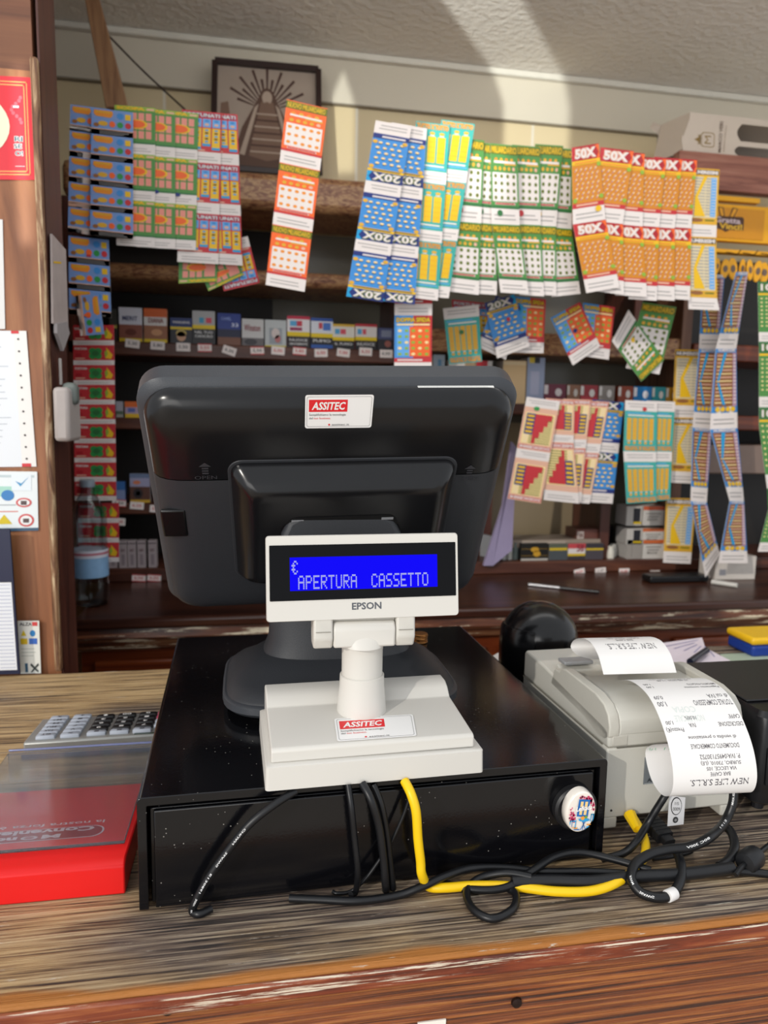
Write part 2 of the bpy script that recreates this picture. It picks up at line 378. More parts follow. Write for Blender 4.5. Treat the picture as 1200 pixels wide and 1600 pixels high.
# ------------------------------------------------------------ back cabinet and its shelf unit
cab = thing('back_cabinet', 'dark red-brown moulded back cabinet carrying the shelves behind the bar', 'cabinet', (0.5, 1.75, -1.05))
MB().box((-0.35, 1.462, -0.022), (2.0, 2.04, 0), wood('dark varnished top', [(0.3, '1e0f0b'), (0.5, '3a1e15'), (0.75, '52301f')], 2, 30, 30, rough=0.3, bump=0.1)).build('countertop', cab, bevel=0.006)
MB().prism([(1.470, -0.0225), (2.03, -0.0225), (2.03, -0.075), (1.50, -0.075), (1.482, -0.066), (1.474, -0.05), (1.466, -0.04)], -0.35, 2.0, edge_wood, axis=0).build('moulding', cab, smooth=True)
MB().box((-0.345, 1.505, -1.05), (2.0, 2.03, -0.0755), redwood).build('carcass', cab)
for i in range(5):
    x = -0.32 + i * 0.43
    MB().box((x, 1.494, -0.75), (x + 0.40, 1.5045, -0.095), redwood).build('door', cab, bevel=0.006)

shelf_u = thing('shelf_unit', 'dark wooden shelf unit with scuffed shelves on the back cabinet', 'shelves', (0.4, 1.9, 0.0))
def zz(px, py, Y=1.8): return P(px, py, Y=Y).z
SF = 1.80
glossback = mat('6e6a5e', 0.22, var=0.25, scale=3, spec=0.6)
darkback = mat('1d1815', 0.5, var=0.2)
tanback = mat('97876c', 0.35, var=0.2, scale=4)
xs_ = lambda px: P(px, 600, Y=SF).x
MB().box((-0.42, 2.02, 0.0), (xs_(430), 2.035, 0.89), darkback).build('back_panel', shelf_u)
MB().box((xs_(430), 2.02, 0.0), (xs_(1075), 2.035, 0.89), glossback).build('back_panel', shelf_u)
MB().box((xs_(1075), 2.02, 0.0), (1.9, 2.035, 0.89), darkback).build('back_panel', shelf_u)
MB().box((xs_(800), 2.008, 0.03), (xs_(968), 2.019, 0.40), tanback).build('back_panel', shelf_u)
for name, z0, z1, x0, x1, m, rnd in (
        ('shelf', 0.89, 0.972, -0.42, xs_(1085), burl, 0.018), ('shelf', 0.715, 0.75, -0.42, xs_(640), burl, 0.012),
        ('shelf', 0.540, 0.572, -0.42, xs_(618), dkwood, 0.003), ('shelf', 0.368, 0.395, -0.42, xs_(618), dkwood, 0.003), ('shelf', 0.165, 0.192, -0.42, xs_(618), dkwood, 0.003),
        ('plinth', 0.001, 0.032, -0.42, 1.9, dkwood, 0.002),
        ('shelf', 0.575, 0.63, xs_(642), xs_(1062), burl, 0.004), ('shelf', zz(950, 634, 1.812) - .028, zz(950, 634, 1.812), xs_(642), xs_(1062), dkwood, 0.003),
        ('shelf', 0.575, 0.62, xs_(1080), 1.9, redwood, 0.004), ('shelf', 0.39, 0.43, xs_(1080), 1.9, redwood, 0.004), ('shelf', 0.27, 0.35, xs_(1080), 1.9, mat('7d6a60', 0.5), 0.004)):
    MB().box((x0, SF, z0), (x1, 2.019, z1), m).build(name, shelf_u, bevel=rnd)
for px, wd, m in ((624, 0.03, dkwood_v), (1066, 0.028, wood('brown post', [(0.3, '3e2418'), (0.5, '6e4a36'), (0.75, '8d6a52')], 40, 40, 2, bump=0.3))):
    MB().box((xs_(px) - wd / 2, SF - 0.006, 0.033), (xs_(px) + wd / 2, 2.0195, 0.888), m).build('upright', shelf_u)
for px, z0, z1, wd in ((792, 0.033, 0.394, 0.03), (966, 0.033, 0.394, 0.028), (1000, 0.631, 0.889, 0.02)):
    MB().box((xs_(px) - wd / 2, SF + (0.125 if px == 792 else 0.03), z0), (xs_(px) + wd / 2, 2.007, z1), dkwood_v).build('divider', shelf_u)
MB().box((-0.42, SF, 0.033), (-0.40, 2.0195, 0.888), dkwood_v).build('side_panel', shelf_u)

tagw = mat('ece2de', 0.6); tagr = mat('c83a3e', 0.6); ink_d = mat('3c3638', 0.6, var=0)
def price_tag(px, py, wd=17, ht=10, rot=0.0, red=False, Y=SF):
    c = P(px, py, Y=Y); k = Y / FPX; hw, hh = wd * k / 2, ht * k / 2
    mb = MB(Matrix.Translation((c.x, Y - 0.0012, c.z)) @ Matrix.Rotation(rot, 4, 'Y'))
    mb.prism(rrect(hw * 2, hh * 2, 0.001, 2), -0.0005, 0.0005, tagw, axis=1)
    if red: 
        mb.prism([(-hw, -hh), (hw, -hh), (hw, -hh * .75), (-hw, -hh * .75)], -0.0008, 0, tagr, axis=1); mb.prism([(-hw, hh * .75), (hw, hh * .75), (hw, hh), (-hw, hh)], -0.0008, 0, tagr, axis=1)
    vs, fs = text_geo(random.choice(['5,50', '6,00', '5,30', '5,80', '6,20']), 0.01)
    mb.add([((x - .5) * hw * 1.3, -0.0009, (.5 - y) * hh * 0.9) for x, y in vs], fs, tagr if random.random() < .6 else ink_d)
    mb.build('price_tag', shelf_u)
for x, y, r, red in ((118, 242, .1, 0), (216, 250, .04, 0), (316, 256, 0, 0), (400, 259, -.02, 1), (605, 270, -.04, 1), (686, 270, .06, 0), (770, 272, .05, 1), (854, 279, -.03, 0), (941, 278, .1, 0), (1028, 274, .03, 0), (1108, 282, .0, 0), (496, 270, .3, 0)):
    price_tag(160 + x / 2.5, 440 + y / 2.5, 20, 12, r, bool(red))
for px, py in ((214, 790), (186, 786), (245, 795), (217, 903), (241, 903), (185, 815)): price_tag(px, py, 20, 11, 0.08, px in (186, 217, 241))
for px, py, r in ((905, 893, -.2), (938, 891, -.1), (975, 892, 0), (1023, 895, 0)): price_tag(px, py, 19, 9, r)

# ------------------------------------------------------------ picture, plank and cord above the shelves
pf = thing('picture_frame', 'dark framed sepia picture of a robed figure in rays above the shelves', 'picture', (0.06, 1.96, 0.972))
fr = quad([(336, 97), (497, 111), (499, 275), (333, 262)], (1.985, 1.985, 1.95, 1.95))
mb = MB(); frm = mat('2c1a16', 0.4)
def bar3(mb, a, b, w, d, m):
    t = (b - a).normalized(); n = Vector((0, -1, 0)); s = t.cross(n).normalized() * w / 2
    mb.add([a - s, a + s, b + s, b - s, a - s + n * d, a + s + n * d, b + s + n * d, b - s + n * d], [(0, 1, 2, 3), (7, 6, 5, 4), (0, 4, 5, 1), (1, 5, 6, 2), (2, 6, 7, 3), (3, 7, 4, 0)], m)
cs = [fr.at(0, 0), fr.at(1, 0), fr.at(1, 1), fr.at(0, 1)]
for i in range(4): bar3(mb, cs[i], cs[(i + 1) % 4], 0.014, 0.014, frm)
mb.build('frame', pf, bevel=0.001)
mb = MB(); fr.sheet(mb, mat('a8988a', 0.5, var=0.15, scale=12), th=0.004)
a = Art(); sep = mat('4a3028', 0.6); sep2 = mat('7d6252', 0.6); sep3 = mat('5f463a', 0.6); sepl = mat('b5a190', 0.6)
for k in range(15):
    an = RAD(198 + k * 144 / 14); r0, r1 = 0.13, 0.30 + 0.1 * (k % 2)
    d = (math.cos(an), math.sin(an)); q = (-d[1] * 0.013, d[0] * 0.013)
    cx, cy = 0.5, 0.42
    a.poly([(cx + d[0] * r0 - q[0] * .4, cy + d[1] * r0 - q[1] * .4), (cx + d[0] * r0 + q[0] * .4, cy + d[1] * r0 + q[1] * .4), (cx + d[0] * r1 + q[0], cy + d[1] * r1 + q[1]), (cx + d[0] * r1 - q[0], cy + d[1] * r1 - q[1])], sep, 1)
a.poly([(.5, .2), (.56, .24), (.60, .34), (.68, .5), (.76, .62), (.80, .9), (.5, .93), (.18, .9), (.26, .6), (.34, .45), (.42, .3), (.45, .23)], sep3, 2)
a.poly([(.44, .34), (.56, .34), (.68, .86), (.5, .9), (.33, .86)], sep2, 3)
a.ell(.5, .30, .05, .065, sepl, 4); a.ell(.5, .37, .035, .03, sep2, 5)
for k in range(7): a.rect(.40 - k * .01, .45 + k * .06, .60 + k * .01, .465 + k * .06, sep if k % 2 else sepl, 4)
for sx in (-1, 1): a.poly([(.5 + sx * .08, .36), (.5 + sx * .12, .4), (.5 + sx * .26, .85), (.5 + sx * .21, .86)], sepl, 4)
a.poly([(.06, .38), (.13, .36), (.2, .85), (.05, .93)], sep2, 1); a.rect(.12, .9, .88, .97, sep3, 3)
fr.ink(mb, a); mb.build('print', pf)
MB().box((-0.12, 1.9, 0.9725), (0.02, 1.94, 0.98), sep).build('prop_strip', pf)

mb = MB(); pts = [(130, -12), (152, -12), (200, 168), (165, 168)]
f_ = [P(x, y, Y=1.86) for x, y in pts]; b_ = [v + Vector((0.0, 0.025, 0)) for v in f_]
mb.add(f_ + b_, [(0, 1, 2, 3), (7, 6, 5, 4), (0, 4, 5, 1), (1, 5, 6, 2), (2, 6, 7, 3), (3, 7, 4, 0)], wood('tan plank', [(0.3, '6f4a33'), (0.5, '9b7350'), (0.75, 'ab8560')], 30, 30, 3, bump=0.2))
tag(mb.build('leaning_board', bevel=0.002), 'tan board leaning in the upper left corner by the ceiling', 'board')
tag(MB().tube([P(166, 52, Y=1.9), P(225, 112, Y=1.9), P(290, 172, Y=1.9)], 0.0022, mat('2a1512', 0.5)).build('hanging_cord'), 'dark cord slanting down from the ceiling beside the picture frame', 'cord')

# ------------------------------------------------------------ cash drawer
blk_gloss = mat('0b0b0d', 0.16, var=0.3, scale=300, spec=0.5)
def dusty():
    m = mat('0c0c0f', 0.13, var=0, spec=0.55, bump=0.03, bscale=500, name='dusty black enamel')
    nt = m.node_tree; n = nt.nodes; L = nt.links.new; b = n['Principled BSDF']
    tc = n.new('ShaderNodeTexCoord'); vo = n.new('ShaderNodeTexVoronoi'); vo.inputs['Scale'].default_value = 170; vo.inputs['Randomness'].default_value = 1
    no = n.new('ShaderNodeTexNoise'); no.inputs['Scale'].default_value = 14
    L(tc.outputs['Object'], vo.inputs['Vector']); L(tc.outputs['Object'], no.inputs['Vector'])
    r = n.new('ShaderNodeMapRange'); r.inputs['From Min'].default_value = 0.10; r.inputs['From Max'].default_value = 0.07
    L(vo.outputs['Distance'], r.inputs['Value'])
    g = n.new('ShaderNodeMath'); g.operation = 'GREATER_THAN'; g.inputs[1].default_value = 0.53; L(no.outputs['Fac'], g.inputs[0])
    mu = n.new('ShaderNodeMath'); mu.operation = 'MULTIPLY'; L(r.outputs['Result'], mu.inputs[0]); L(g.outputs[0], mu.inputs[1])
    mx = n.new('ShaderNodeMix'); mx.data_type = 'RGBA'; mx.inputs[6].default_value = (*lin('0b0b0e'), 1); mx.inputs[7].default_value = (*lin('8a8780'), 1)
    L(mu.outputs[0], mx.inputs[0]); L(mx.outputs[2], b.inputs['Base Color'])
    return m
dust_m = dusty()
MD = Matrix.Translation((-0.0925, 0.5665, 0)) @ Matrix.Rotation(RAD(1.5), 4, 'Z')
drawer = thing('cash_drawer', 'wide low glossy black cash drawer carrying the monitor and customer display', 'cash drawer', (0.1, 0.78, 0.0))
W_, D_, H_ = 0.409, 0.432, 0.0985
def uarc(w, h, r, t):
    o = [(0, 0.002)]
    for i in range(7): a = RAD(180 - 90 * i / 6); o.append((r + r * math.cos(a), h - r + r * math.sin(a)))
    for i in range(7): a = RAD(90 - 90 * i / 6); o.append((w - r + r * math.cos(a), h - r + r * math.sin(a)))
    o += [(w, 0.002), (w - t, 0.002)]
    ri = max(r - t, 0.001)
    for i in range(5): a = RAD(90 * i / 4); o.append((w - t - ri + ri * math.cos(a), h - t - ri + ri * math.sin(a)))
    for i in range(5): a = RAD(90 + 90 * i / 4); o.append((t + ri + ri * math.cos(a), h - t - ri + ri * math.sin(a)))
    o.append((t, 0.002)); return o
MB(MD).prism(uarc(W_, H_, 0.004, 0.0075), 0, D_, dust_m, axis=1).build('outer_shell', drawer, smooth=True, bevel=0.0006)
mb = MB(MD); mb.box((0.009, 0.006, 0.004), (W_ - 0.009, D_ - 0.005, H_ - 0.012), dust_m); mb.build('drawer_box', drawer, bevel=0.001)
MB(MD).box((0.0125, 0.0015, 0.0015), (W_ - 0.0125, 0.0058, H_ - 0.0125), dust_m).build('front_panel', drawer, bevel=0.0012)
c = P(899, 1262, Y=0.573); cc = MD.inverted() @ c
mb = MB(MD); mb.lathe([(0, 0), (0.0205, 0), (0.0205, 0.006), (0.0185, 0.008), (0, 0.008)], mat('1c1c1e', 0.45), c=(cc.x, 0.0012, cc.z), axis=(0, -1, 0), k=40)
mb.build('lock_rosette', drawer, smooth=True)
for sx in (0.03, W_ - 0.03):
    for sy in (0.03, D_ - 0.03): MB(MD).lathe([(0.008, 0.0), (0.008, 0.0035)], mat('151515', 0.8), c=(sx, sy, 0), k=16).build('foot', drawer)

# oval souvenir magnet
mag = thing('souvenir_magnet', 'oval white souvenir magnet with blue window picture on the drawer front', 'magnet', (c.x, 0.558, c.z - 0.02))
YM = 0.5545
mc = P(908, 1269, Y=YM); kk = YM / FPX
MM = Matrix.Translation((mc.x, YM, mc.z)) @ Matrix.Rotation(RAD(6), 4, 'Y')
hw, hh = 29.5 * kk / 1.03, 39.5 * kk
rings = [[Vector((x * f_ , d, y * f_)) for x, y in ellipse(2 * hw, 2 * hh, 40)] for f_, d in ((0.93, 0.0105), (1, 0.009), (1, 0.003), (0.97, 0.001), (0.9, 0.0))]
mb = MB(MM).loft(rings, mat('e9e2d8', 0.2, coat=0.5)); mb.build('magnet_body', mag, smooth=True)
a = Art(); bl, bl2, pk, pk2, yl, wh, og, gr = [mat(x, 0.3, var=0.0) for x in ('1766b0', '2a9ad2', 'c7285c', 'e0708e', 'e8c98a', 'f2eee8', 'e89a3c', '6f9a3a')]
def blob(cu, cv, ru, rv, m, n, lay, rr):
    for _ in range(n):
        an = random.random() * 6.28; q = random.random() ** .5
        a.ell(cu + math.cos(an) * q * ru, cv + math.sin(an) * q * rv, rr * random.uniform(.6, 1.4), rr * random.uniform(.5, 1.1), m, lay, 7)
blob(.2, .62, .1, .15, pk2, 14, 1, .035); blob(.24, .66, .07, .12, pk, 14, 2, .03); blob(.17, .45, .08, .08, pk2, 6, 1, .025)
blob(.78, .27, .13, .14, pk, 18, 2, .04); blob(.9, .38, .05, .1, pk2, 6, 1, .03); blob(.5, .12, .2, .05, pk2, 12, 1, .035); blob(.66, .13, .08, .04, pk, 7, 2, .03)
a.rect(.34, .16, .74, .60, bl, 3)
for u_ in (.41, .57): 
    a.rect(u_, .21, u_ + .1, .35, yl, 4); a.rect(u_, .41, u_ + .1, .55, yl, 4)
vs, fs = text_geo('Lefkada', 0.035)
a.put([(.28 + .56 * x, .30 + .13 * y - .08 * (x - .5)) for x, y in vs], fs, wh, 6)
a.ell(.62, .68, .2, .045, bl2, 4, 16); a.ell(.56, .63, .07, .05, og, 5); a.ell(.67, .60, .05, .04, gr, 5)
for x0, x1 in ((.56, .72), (.68, .52), (.62, .6)): a.poly([(x0, .71), (x0 + .025, .71), (x1 + .025, .95), (x1, .95)], bl, 3)
for u0, v0, f_ in ((.12, .70, 1), (.84, .52, .9)):
    a.rect(u0, v0, u0 + .03, v0 + .2, bl2, 4); a.rect(u0 + .2 * f_ - (.09 if f_ < 1 else 0), v0 - .01, u0 + .2 * f_ + .03 - (.09 if f_ < 1 else 0), v0 + .2, bl2, 4)
    a.rect(u0, v0, u0 + (.2 if f_ == 1 else .11), v0 + .03, bl2, 4); a.rect(u0 + .08, v0, u0 + .1, v0 + .17, bl, 4)
a.rect(.2, .88, .42, .92, og, 4); a.rect(.74, .78, .9, .815, og, 4); a.rect(.3, .92, .5, .95, bl, 4); a.rect(.74, .85, .88, .9, bl2, 4)
mb = MB(MM)
for vs, fs, m, lay in a.items:
    keep = [(-hw * .93 + u * 2 * hw * .93, -0.0003 - 0.00025 * lay, hh * .93 - v * 2 * hh * .93) for u, v in vs]
    keep = [(x / max(1, math.hypot(x / (hw * .9), z_ / (hh * .9))), y, z_ / max(1, math.hypot(x / (hw * .9), z_ / (hh * .9)))) for x, y, z_ in keep]
    mb.add(keep, fs, m)
mb.build('painted_scene', mag)

# ------------------------------------------------------------ POS monitor
shell_g = mat('101012', 0.22, var=0.15, spec=0.5); shell_m = mat('2b2d31', 0.5, var=0.05, bump=0.12, bscale=900); rim_m = mat('393c41', 0.42, var=0.05, bump=0.1, bscale=900)
mon = thing('pos_monitor', 'large black touchscreen till monitor seen from behind on the cash drawer', 'monitor', (0.09, 0.78, H_ + 0.001))
vdir = Vector((-0.01, -0.177, 0.252)).normalized(); udir = Vector((1, 0.003, 0)); udir = (udir - vdir * udir.dot(vdir)).normalized(); ndir = udir.cross(vdir)
B0 = Vector((0.086, 0.856, 0.186))
MN = Matrix((udir, vdir, ndir)).transposed().to_4x4(); MN = Matrix.Translation(B0) @ MN
MNi = MN.inverted()
def loc(px, py, n):
    o = MNi @ CAM; d = MNi.to_3x3() @ ray(px, py); t = (n - o.z) / d.z; return o + d * t
def ring(w, h, r, n, cy=0.1535, cx=0, k=8): return [Vector((x, y, n)) for x, y in rrect(w, h, r, k, cx, cy)]
HT = 0.307; WD = 0.364
MB(MN).loft([ring(WD - .012, HT - .012, .022, -.028), ring(WD, HT, .027, -.024), ring(WD, HT, .027, -.004), ring(WD - .006, HT - .006, .026, 0.0), ring(WD - .022, HT - .022, .022, 0.004)], rim_m).build('bezel', mon, smooth=True)
MB(MN).loft([ring(WD - .05, HT - .05, .012, -.0295), ring(WD - .05, HT - .05, .012, -.0288)], mat('050507', 0.1)).build('screen', mon)
prof = [(0.012, .0035), (0.013, .007), (0.018, .0125), (0.028, .0175), (0.044, .0212), (0.064, .0232), (0.09, .0238), (0.15, .024)]
SN = .024; VS = loc(300, 751, SN).y
def half(name, lo, hi, m):
    bm = bmesh.new(); rr_ = []
    for ins, n_ in prof: rr_.append([bm.verts.new(v) for v in ring(WD - ins, HT - ins, max(.022, .03 - ins * .05), n_)])
    for k in range(len(rr_) - 1):
        for i in range(len(rr_[0])): bm.faces.new((rr_[k][i], rr_[k][(i + 1) % len(rr_[0])], rr_[k + 1][(i + 1) % len(rr_[0])], rr_[k + 1][i]))
    bm.faces.new(rr_[-1])
    bmesh.ops.bisect_plane(bm, geom=bm.verts[:] + bm.edges[:] + bm.faces[:], plane_co=(0, hi, 0), plane_no=(0, 1, 0), clear_outer=True)
    bmesh.ops.bisect_plane(bm, geom=bm.verts[:] + bm.edges[:] + bm.faces[:], plane_co=(0, lo, 0), plane_no=(0, -1, 0), clear_outer=True)
    bm.verts.index_update(); mb = MB(MN); mb.add([v.co.copy() for v in bm.verts], [[v.index for v in f.verts] for f in bm.faces], m); bm.free()
    return mb.build(name, mon, smooth=True, angle=60)
half('rear_cover', VS + .0005, 0.5, shell_g)['label'] = 'glossy black upper rear cover'
half('lower_shell', -0.1, VS - .0005, shell_m)['label'] = 'matte dark grey lower rear shell'
h_l, h_r = loc(364, 800, SN + .012), loc(702, 800, SN + .012); h_t, h_b = loc(532, 732, SN + .012), loc(400, 904, SN + .005)
HUW, HUH, HUC, HUX = h_r.x - h_l.x, h_t.y - h_b.y, (h_t.y + h_b.y) / 2, (h_r.x + h_l.x) / 2
def hring(a_, b_, r, n): return ring(HUW - a_, HUH - b_, r, SN + n, HUC, HUX)
MB(MN).loft([ring(HUW + .006, HUH + .006, .014, SN + .0001, HUC, HUX), ring(HUW + .005, HUH + .005, .014, SN + .0008, HUC, HUX)], shell_m).build('mount_groove', mon)
hump = MB(MN).loft([hring(0, 0, .012, .0005), hring(0, 0, .012, .003), hring(.004, .004, .012, .007), hring(.018, .016, .010, .018), hring(.034, .030, .009, .026), hring(.042, .038, .009, .0275), hring(.05, .05, .008, .028)], shell_g).build('mount_cover', mon, smooth=True, angle=50)
hc = loc(535, 822, SN + .028)
MB(MN).loft([[Vector((x, y, n)) for x, y in rrect(.112, .034, .012, 6, hc.x, hc.y - .003)] for n in (SN + .0281, SN + .0288)], mat('040405', 0.5)).build('hinge_opening', hump)
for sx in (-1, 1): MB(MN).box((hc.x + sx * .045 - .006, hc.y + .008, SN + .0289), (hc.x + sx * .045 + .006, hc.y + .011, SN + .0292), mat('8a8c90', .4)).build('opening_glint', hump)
pc0, pc1 = loc(256, 796, SN - .002), loc(295, 836, SN - .002)
MB(MN).box((pc0.x - .004, pc1.y, SN - .004), (pc1.x, pc0.y, SN + .0006), mat('0a0a0b', 0.3)).build('port_cover', mon, bevel=0.002)
e0, e1 = loc(653, 605, .0045), loc(771, 609, .0045)
MB(MN).box((e0.x, e1.y, .002), (e1.x, e0.y, .005), mat('dcdcd8', 0.3)).build('edge_label', mon)
emb = mat('303034', 0.5)
for qx, qy in ((322, 748), (731, 750)):
    o_ = loc(qx, qy, SN); mb = MB(MN); vs, fs = text_geo('OPEN', 0.0)
    mb.add([(o_.x - .0105 + .021 * x, o_.y + .004 - .0045 * y, SN + .0004) for x, y in vs], fs, emb)
    for k in range(3): mb.box((o_.x - .003, o_.y + .006 + k * .003, SN), (o_.x + .003, o_.y + .0075 + k * .003, SN + .0004), emb)
    mb.add([(o_.x - .006, o_.y + .015, SN + .0004), (o_.x + .006, o_.y + .015, SN + .0004), (o_.x, o_.y + .020, SN + .0004)], [(0, 1, 2)], emb)
    mb.build('embossed_open_mark', mon)

red_i = mat('e0252c', 0.4, var=0); st_w = mat('f1f0ee', 0.35, var=0); st_g = mat('8c8c8c', 0.4, var=0); st_k = mat('3a3a3c', 0.4, var=0)
def sticker(rails, parent, asp=2.05):
    mb = MB()
    a = Art()
    def rp(x0, y0, x1, y1, r): return [(x0 + (x1 - x0) * (.5 + x), y0 + (y1 - y0) * (.5 + y * 1.0)) for x, y in [(p[0], p[1]) for p in rrect(1, 1, r, 4)]]
    a.poly([(x * (1), y) for x, y in [(.5 + p[0] / asp, .5 + p[1]) for p in rrect(asp, 1, .07, 4)]], st_w, 1)
    o_ = [(.5 + p[0] / asp, .5 + p[1]) for p in rrect(asp - .1, .9, .06, 4)]; i_ = [(.5 + p[0] / asp, .5 + p[1]) for p in rrect(asp - .12, .88, .055, 4)]
    n = len(o_); a.put(o_ + i_, [(k, (k + 1) % n, n + (k + 1) % n, n + k) for k in range(n)], st_g, 2)
    a.rect(.055, .14, .62, .50, red_i, 2); a.text('ASSITEC', .095, .205, .575, .44, st_w, 3, 0.03, slant=.02)
    a.text('Semplifichiamo la tecnologia', .06, .55, .60, .635, st_k, 3); a.text('del', .06, .655, .115, .72, st_k, 3); a.text('tuo business.', .13, .655, .38, .72, red_i, 3)
    a.text('assitec.it', .40, .86, .66, .92, st_k, 3); a.ell(.36, .89, .015, .03, red_i, 3)
    rails.ink(mb, a, 0.00012)
    return mb.build('sticker', parent, recalc=True)
class Flat(Rails):
    def __init__(s, M, x0, y0, x1, y1, z):
        s.M_ = M; s.b = (x0, y0, x1, y1, z)
    def at(s, u, v, off=0.0): x0, y0, x1, y1, z = s.b; return s.M_ @ Vector((x0 + (x1 - x0) * u, y0 + (y1 - y0) * v, z + off))
s0_, s1_ = loc(477, 617, SN + .0003), loc(580, 668, SN + .0003)
sticker(Flat(MN, s0_.x, s0_.y, s1_.x, s1_.y, SN + .0003), mon)['label'] = 'white and red maker sticker'

# neck and foot of the monitor
tz = H_ + 0.0065
def oval(cx, cy, w, d, z, k=40, p=2.6):
    out = []
    for i in range(k):
        t = 2 * math.pi * i / k; c_, s_ = math.cos(t), math.sin(t)
        out.append(Vector((cx + w / 2 * math.copysign(abs(c_) ** (2 / p), c_), cy + d / 2 * math.copysign(abs(s_) ** (2 / p), s_), z)))
    return out
bx, by = 0.093, 0.785
MB().loft([oval(bx, by, .244, .19, tz, p=4.5), oval(bx, by, .252, .198, tz + .004, p=4.5), oval(bx, by, .252, .198, tz + .011, p=4.5), oval(bx, by, .248, .194, tz + .0125, p=4.5)], rim_m).build('foot_rim', mon, smooth=True)
MB().loft([oval(bx, by, .244, .190, tz + .0126, p=4.5), oval(bx, by, .242, .188, tz + .015, p=4.4), oval(bx, by + .004, .226, .165, tz + .023, p=3.8), oval(bx, by + .008, .20, .13, tz + .031, p=3), oval(bx, by + .01, .172, .105, tz + .04, p=2.8)], shell_m).build('foot_dome', mon, smooth=True)
MB().loft([oval(bx, by + .01, .168, .10, tz + .036, p=2.8), oval(bx - .001, by + .008, .152, .085, tz + .055, p=2.8), oval(bx - .002, by + .004, .146, .075, tz + .09, p=2.8), oval(bx - .001, by, .14, .066, .22, p=2.8), oval(bx, by - .012, .125, .05, .255, p=2.8), oval(bx, by - .022, .11, .034, .278, p=2.8), oval(bx, by - .026, .09, .02, .286, p=2.8)], shell_m).build('neck', mon, smooth=True)
hw_ = MN @ hc; yb = hw_.y - .006
tb = [P(x, y, Y=yb) for x, y in ((438, 880), (440, 836), (450, 814), (476, 801), (600, 801), (618, 813), (628, 834), (630, 880))]
MB().add([v + Vector((0, 0, 0)) for v in tb] + [v + Vector((0, .05, .004)) for v in tb], [tuple(range(8)), tuple(range(15, 7, -1))] + [(i, (i + 1) % 8, 8 + (i + 1) % 8, 8 + i) for i in range(8)], shell_m).build('tilt_bracket', mon, bevel=.006, seg=3)
for sx, sy in ((-.09, -.07), (.09, -.07), (-.09, .07), (.09, .07)):
    MB().lathe([(.006, H_ + .001), (.006, tz + .001)], mat('101010', 0.8), c=(bx + sx, by + sy, 0), k=12).build('rubber_foot', mon)

# ------------------------------------------------------------ customer display
cream = mat('cfccc5', 0.38, var=0.02, scale=8); cream2 = mat('c8c5bd', 0.4, var=0.02, scale=8)
dsp = thing('customer_display', 'cream pole customer display with lit blue screen in front of the monitor', 'customer display', (0.1, 0.62, H_ + 0.001))
MX = Matrix.Translation((0.0085, 0.5605, H_ + 0.0012)) @ Matrix.Rotation(RAD(1.8), 4, 'Z')
def prx(poly, x0, x1, m, name, bev): return MB(MX).prism(poly, x0, x1, m, axis=0).build(name, dsp, bevel=bev, seg=3)
BW, BD = 0.1865, 0.122
mb = MB(MX); mb.loft([[Vector((x, y, 0)) for x, y in rrect(BW, BD, .003, 3, BW / 2, BD / 2)], [Vector((x, y, .0195)) for x, y in rrect(BW - .001, BD - .001, .003, 3, BW / 2, BD / 2)], [Vector((x, y, .0205)) for x, y in rrect(BW - .004, BD - .004, .003, 3, BW / 2, BD / 2)]], cream)
mb.build('lower_plate', dsp, smooth=True)
prx([(.006, .0207), (.006, .0305), (.0085, .0325), (.078, .0385), (.086, .0455), (.094, .0490), (.110, .0490), (.116, .045), (.117, .0207)], .005, BW - .0075, cream, 'upper_housing', 0.0014)
nx, ny = .0905, .0655
def nloc(z): return MX @ Vector((nx, ny, z))
mb = MB(MX); mb.lathe([(.0235, .033), (.0228, .036), (.0205, .060), (.0202, .0705), (.0193, .0712), (.0, .0712)], cream, c=(nx, ny, 0), k=40); mb.build('lower_collar', dsp, smooth=True)
mb = MB(MX); mb.lathe([(.0186, .070), (.0186, .094), (.0192, .099), (.0, .099)], cream, c=(nx, ny, 0), k=40); mb.build('swivel_neck', dsp, smooth=True)
# hinge yoke
YH = 0.617
h0 = P(572, 985, Y=YH); kx = YH / FPX
MH = Matrix.Translation((h0.x - .002, YH, h0.z))
def hb(x0, x1, y0, y1, z0, z1, name, bev=0.002, par=None): return MB(MH).box((x0, y0, z0), (x1, y1, z1), cream2).build(name, par or dsp, bevel=bev, seg=3)
MB(MH).prism([(-.010, -.0125), (.018, -.0125), (.018, .004), (.012, .010), (-.006, .010), (-.010, .004)], -.028, .027, cream, axis=0).build('hinge_block', dsp, bevel=0.002)
MB(MH).loft([[Vector((x, y + .004, -.014)) for x, y in ellipse(.0372, .0372, 32)], [Vector((x, y + .004, -.006)) for x, y in ellipse(.046, .03, 32)], [Vector((x, y + .004, .0)) for x, y in ellipse(.05, .024, 32)]], cream).build('neck_flare', dsp, smooth=True)
for x0, x1 in ((-.0455, -.0285), (.0275, .0445)): 
    MB(MH).prism([(-.011, -.004), (-.006, -.0135), (.012, -.0135), (.017, -.004), (.017, .016), (-.009, .016)], x0, x1, cream2, axis=0).build('hinge_ear', dsp, bevel=0.002)
    MB(MH).box((x0 + .002, -.0112, .0025), (x1 - .002, -.0105, .003), mat('8f8b82', .5)).build('seam', dsp)
hb(-.0285, .0275, -.002, .012, .004, .019, 'hinge_backing', .001)
